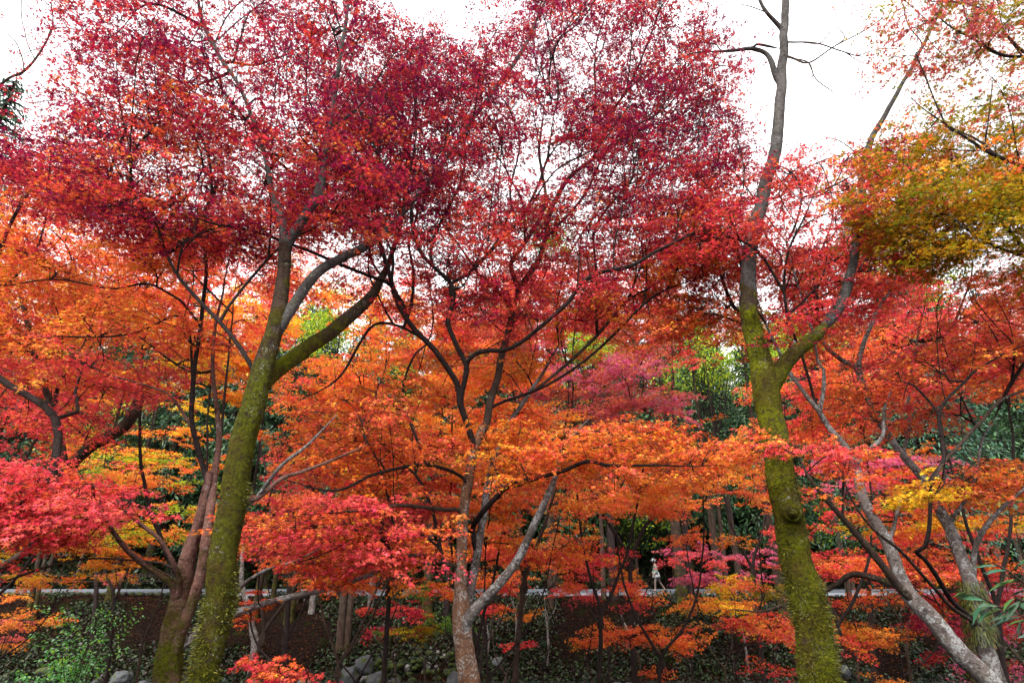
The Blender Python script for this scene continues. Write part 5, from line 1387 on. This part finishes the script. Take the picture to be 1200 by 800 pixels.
# glossy shrub at the right edge
def build_glossy():
    root_p = P(1262, 800, 2.7); gz = float(ground_z(root_p[0], 2.7))
    root = thing('glossy_shrub', 'close glossy blue-green shrub with long pointed leaves entering at the right edge', 'shrub', (root_p[0], 2.7, gz))
    base = np.array([root_p[0], 2.7, gz])
    rs = np.random.default_rng(3)
    ws, ls = Soup(), Soup()
    G = np.array([(0.02, 0.07, 0.035), (0.03, 0.10, 0.06), (0.018, 0.05, 0.018), (0.04, 0.10, 0.02)])
    V, Fc, n = [], [], 0
    stems = [[(1262, 800, 2.7), (1235, 745, 2.68), (1200, 722, 2.65), (1165, 708, 2.6), (1138, 692, 2.6)],
             [(1262, 800, 2.7), (1245, 720, 2.75), (1210, 690, 2.75), (1180, 668, 2.75), (1165, 660, 2.75)],
             [(1262, 800, 2.7), (1240, 740, 2.6), (1215, 712, 2.55), (1190, 700, 2.5)],
             [(1262, 800, 2.7), (1260, 700, 2.8), (1235, 660, 2.85), (1215, 650, 2.85)]]
    pos, yaw, col, pit = [], [], [], []
    for st in stems:
        pts = [[*(base + [0, 0, 0.0]), 0.012]] + [[*P(*q), 0.004] for q in st]
        q = catmull(np.array(pts), 0.03)
        tube(ws, q, 6, cap=False)
        tip = q[-1, :3]; d = q[-1, :3] - q[-6, :3]; a0 = math.atan2(d[1], d[0])
        for k in range(34):
            t = k / 34
            i = int(len(q) * (0.62 + 0.38 * t)) - 1
            s = -1 if k % 2 else 1
            pos.append(q[i, :3]); yaw.append(a0 + s * rs.uniform(0.25, 1.0) * (1 - 0.6 * t)); col.append(G[rs.integers(4)] * rs.uniform(0.8, 1.2))
        pos.append(tip); yaw.append(a0); col.append(G[3])
    global rng
    kr = rng; rng = rs
    pos, yaw, col = np.array(pos), np.array(yaw), np.array(col)
    LL = np.concatenate([LEAF_LONG]) 
    add_leaves(ls, pos, yaw, 0.125 * rs.uniform(0.7, 1.2, len(pos)), LL * np.array([1, 0.72, 1]), col, 0.5, -0.1)
    rng = kr
    link('stems', ws.mesh('stems', base, True), M['bark_mid'], root)
    link('foliage', ls.mesh('foliage', base), M['gloss_leaf'], root)
build_glossy()

# undergrowth on the bank and across the road, fallen leaves: stuff
def scatter(name, label, n, xr, yr, leaf, shape, cols, mat, lift=(0.0, 0.4), clump=14, cr=0.35, tilt=0.6, droop=-0.3, cat='ground cover', skip=None):
    so = Soup()
    pos, yaw, col = [], [], []
    k = 0
    while k < n:
        x, y = rng.uniform(*xr), rng.uniform(*yr)
        if 32.9 < y < 39.5: continue
        if mnoise.noise(Vector((x * 0.35, y * 0.35, 7.7 + len(name)))) < -0.1 and clump > 1: k += clump // 2; continue
        a, r = rng.uniform(0, 6.28, clump), np.sqrt(rng.random(clump)) * cr
        px_, py_ = x + r * np.cos(a), y + r * np.sin(a)
        z = ground_z(px_, py_) + rng.uniform(*lift, clump) * (1 - 0.6 * r / cr)
        pos.append(np.stack([px_, py_, z], 1)); yaw.append(a + rng.normal(0, 0.5, clump))
        col.append(cols[rng.integers(0, len(cols), clump)] * rng.uniform(0.7, 1.3))
        k += clump
    pos, yaw, col = np.concatenate(pos), np.concatenate(yaw), np.concatenate(col)
    add_leaves(so, pos, yaw, leaf * rng.uniform(0.6, 1.3, len(pos)), shape, col, tilt, droop)
    o = link(name, so.mesh(name), mat)
    tag(o, label, cat, kind='stuff')
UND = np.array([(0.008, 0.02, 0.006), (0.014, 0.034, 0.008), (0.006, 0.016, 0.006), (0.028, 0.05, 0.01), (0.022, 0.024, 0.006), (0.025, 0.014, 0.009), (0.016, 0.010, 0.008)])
LIT = np.array([(0.14, 0.05, 0.03), (0.2, 0.06, 0.03), (0.09, 0.04, 0.03), (0.28, 0.09, 0.03), (0.06, 0.03, 0.025)]) * 0.42
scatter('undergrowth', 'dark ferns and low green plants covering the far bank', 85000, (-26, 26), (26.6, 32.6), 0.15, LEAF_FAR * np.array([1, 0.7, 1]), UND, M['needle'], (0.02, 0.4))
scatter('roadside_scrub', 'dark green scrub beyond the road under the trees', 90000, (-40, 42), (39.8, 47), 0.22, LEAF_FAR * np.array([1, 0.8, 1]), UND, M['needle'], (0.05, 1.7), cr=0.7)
scatter('fallen_leaves', 'brown and red fallen leaves littering the bank', 60000, (-28, 28), (25.6, 33), 0.10, LEAF_MID, LIT, M['leaf'], (0.01, 0.05), clump=1, cr=0.1, tilt=0.25, droop=0.0)

# dead sticks and thin bare saplings on the bank
def saplings():
    for i, (px, Y, h, lab) in enumerate([(604, 29, 1.8, 'thin bare sapling on the bank below the right stem of the rusty maple'), (572, 28.5, 1.3, 'thin bare sapling just right of the rusty trunk'), (735, 28, 2.0, 'bare grey sapling in front of the broad dark trunk left of the walker'), (640, 28, 2.2, 'bare sapling below the drooping red bough'), (865, 27.5, 2.0, 'pale bare pole at the foot of the fiery low maple'), (205, 28.5, 2.2, 'bare sapling hidden between the pale shrub and the pinkish twin trunk')]):
        x = P(px, 700, Y)[0]; b = np.array([x, Y, float(ground_z(x, Y))])
        t = Tree('bare_sapling', lab, 'sapling', b, M['bark_grey'], M['bark_grey'], 'bare saplings on the bank')
        t.limb(np.array([[*(b - [0, 0, 0.1]), 0.06], [*(b + [0.05, 0, h * 0.5]), 0.045], [*(b + [rng.normal() * 0.2, 0, h]), 0.02]]), 'trunk', sides=8)
        for k in range(3):
            z = h * rng.uniform(0.5, 0.9); a = rng.uniform(0, 6.28)
            t.limb(np.array([[*(b + [0.05, 0, z]), 0.02], [*(b + [0.05 + math.cos(a) * 0.4, math.sin(a) * 0.3, z + 0.4]), 0.014], [*(b + [0.05 + math.cos(a) * 0.6, math.sin(a) * 0.5, z + 1.0]), 0.006]]), 'limb', sides=5)
        t.finish()
saplings()

# ================================================================== THE WALKER
def skin_mesh(name, verts, edges, radii, sub=2):
    me = bpy.data.meshes.new(name)
    me.from_pydata([tuple(v) for v in verts], edges, [])
    o = bpy.data.objects.new(name + '_tmp', me); COL.objects.link(o)
    md = o.modifiers.new('s', 'SKIN'); md.use_smooth_shade = True
    for i, d in enumerate(me.skin_vertices[0].data):
        r = radii[i]; d.radius = (r, r) if not isinstance(r, tuple) else r
        d.use_root = (i == 0)
    sb = o.modifiers.new('b', 'SUBSURF'); sb.levels = sub; sb.render_levels = sub
    dg = bpy.context.evaluated_depsgraph_get()
    m2 = bpy.data.meshes.new_from_object(o.evaluated_get(dg)); m2.name = name
    bpy.data.objects.remove(o); bpy.data.meshes.remove(me)
    m2.materials.clear()
    for f in m2.polygons: f.use_smooth = True
    return m2
def build_walker():
    Y = 35.4
    x = P(771, 697, Y)[0]
    root = thing('person', 'person walking along the road in a pale hat, white top and dark shoes', 'person', (x, Y, 0.06))
    sk = plain('skin', (0.3, 0.17, 0.12), 0.6); wh = plain('white_cloth', (0.3, 0.32, 0.33), 0.8); gr = plain('pale_green_cloth', (0.16, 0.24, 0.2), 0.8)
    dk = plain('dark_leggings', (0.13, 0.09, 0.08), 0.7); bl = plain('black_shoe', (0.02, 0.02, 0.022), 0.5); ha = plain('dark_hair', (0.02, 0.015, 0.013), 0.6)
    # body, walking towards -x: left leg straight under, right leg trailing to +x
    v = [(0, 0, 0.92), (-0.02, 0, 1.1), (-0.04, 0, 1.3), (-0.05, 0, 1.42), (-0.07, 0, 1.5), (-0.09, 0, 1.6), (-0.085, 0, 1.68),
         (-0.03, -0.09, 0.86), (-0.12, -0.09, 0.48), (-0.14, -0.09, 0.08), (-0.28, -0.09, 0.035),
         (0.05, 0.09, 0.86), (0.20, 0.09, 0.5), (0.44, 0.09, 0.16), (0.47, 0.09, 0.05),
         (-0.05, -0.18, 1.38), (-0.0, -0.23, 1.12), (-0.16, -0.21, 0.94), (-0.2, -0.2, 0.88),
         (-0.05, 0.18, 1.38), (-0.06, 0.23, 1.12), (-0.2, 0.21, 1.0), (-0.25, 0.2, 0.96)]
    e = [(0, 1), (1, 2), (2, 3), (3, 4), (4, 5), (5, 6), (0, 7), (7, 8), (8, 9), (9, 10), (0, 11), (11, 12), (12, 13), (13, 14), (3, 15), (15, 16), (16, 17), (17, 18), (3, 19), (19, 20), (20, 21), (21, 22)]
    r = [(0.13, 0.15), 0.12, (0.13, 0.15), (0.1, 0.13), 0.055, 0.095, 0.08, 0.09, 0.058, 0.042, 0.035, 0.09, 0.058, 0.042, 0.04, 0.055, 0.042, 0.034, 0.03, 0.055, 0.042, 0.034, 0.03]
    link('body', skin_mesh('body', v, e, r), sk, root)
    link('leggings', skin_mesh('leggings', [(0.01, 0, 0.9), v[7], v[8], (-0.137, -0.09, 0.15), v[11], v[12], (0.42, 0.09, 0.19)], [(0, 1), (1, 2), (2, 3), (0, 4), (4, 5), (5, 6)], [(0.135, 0.155), 0.096, 0.064, 0.05, 0.096, 0.064, 0.05]), dk, root)
    link('jacket', skin_mesh('jacket', [(-0.005, 0, 0.98), v[1], v[2], (-0.05, 0, 1.43), v[15], v[16], (-0.13, -0.215, 0.98), v[19], v[20], (-0.17, 0.213, 1.03)], [(0, 1), (1, 2), (2, 3), (3, 4), (4, 5), (5, 6), (3, 7), (7, 8), (8, 9)], [(0.15, 0.17), 0.145, (0.15, 0.165), (0.11, 0.14), 0.07, 0.056, 0.046, 0.07, 0.056, 0.046]), gr, root)
    so = Soup(); tube(so, np.array([[0.01, 0, 0.76, 0.23], [0.0, 0, 0.86, 0.21], [-0.01, 0, 1.0, 0.175], [-0.015, 0, 1.05, 0.165]]), 20); link('skirt', so.mesh('skirt', smooth_faces=True), wh, root)
    for pts in ([(-0.12, -0.09, 0.05), (-0.2, -0.09, 0.045), (-0.31, -0.09, 0.035)], [(0.5, 0.09, 0.12), (0.46, 0.09, 0.06), (0.42, 0.09, 0.02)]):
        link('shoe', skin_mesh('shoe', pts, [(0, 1), (1, 2)], [0.055, 0.055, 0.04], 1), bl, root)
    so = Soup(); tube(so, np.array([[-0.09, 0, 1.655, 0.17], [-0.09, 0, 1.672, 0.165], [-0.088, 0, 1.68, 0.115], [-0.085, 0, 1.75, 0.105], [-0.08, 0, 1.79, 0.06]]), 20); link('hat', so.mesh('hat', smooth_faces=True), wh, root)
    link('hair', skin_mesh('hair', [(-0.05, 0, 1.64), (-0.03, 0, 1.56), (-0.02, 0, 1.48)], [(0, 1), (1, 2)], [0.085, 0.075, 0.03], 1), ha, root)
    so = Soup()
    for sy in (-0.032, 0.032):
        tube(so, np.array([[-0.178, sy, 1.612, 0.010], [-0.186, sy, 1.612, 0.006]]), 8)
    tube(so, np.array([[-0.176, -0.02, 1.562, 0.007], [-0.178, 0.02, 1.562, 0.007]]), 6)
    link('face', so.mesh('face'), bl, root)
    link('nose', skin_mesh('nose', [(-0.17, 0, 1.605), (-0.192, 0, 1.585)], [(0, 1)], [0.012, 0.014], 1), sk, root)
    for s in (-1, 1):
        b = v[18] if s < 0 else v[22]
        vv = [b]; ee = []; rr = [0.026]
        for k in range(4):
            q0 = (b[0] - 0.05, b[1] + (k - 1.5) * 0.018, b[2] - 0.05); q1 = (b[0] - 0.075, b[1] + (k - 1.5) * 0.017, b[2] - 0.09)
            vv += [q0, q1]; ee += [(0, 1 + 2 * k), (1 + 2 * k, 2 + 2 * k)]; rr += [0.010, 0.008]
        vv += [(b[0] - 0.045, b[1] + s * -0.035, b[2] - 0.02), (b[0] - 0.07, b[1] + s * -0.04, b[2] - 0.05)]; ee += [(0, 9), (9, 10)]; rr += [0.011, 0.008]
        link('hand', skin_mesh('hand', vv, ee, rr, 1), sk, root)
build_walker()
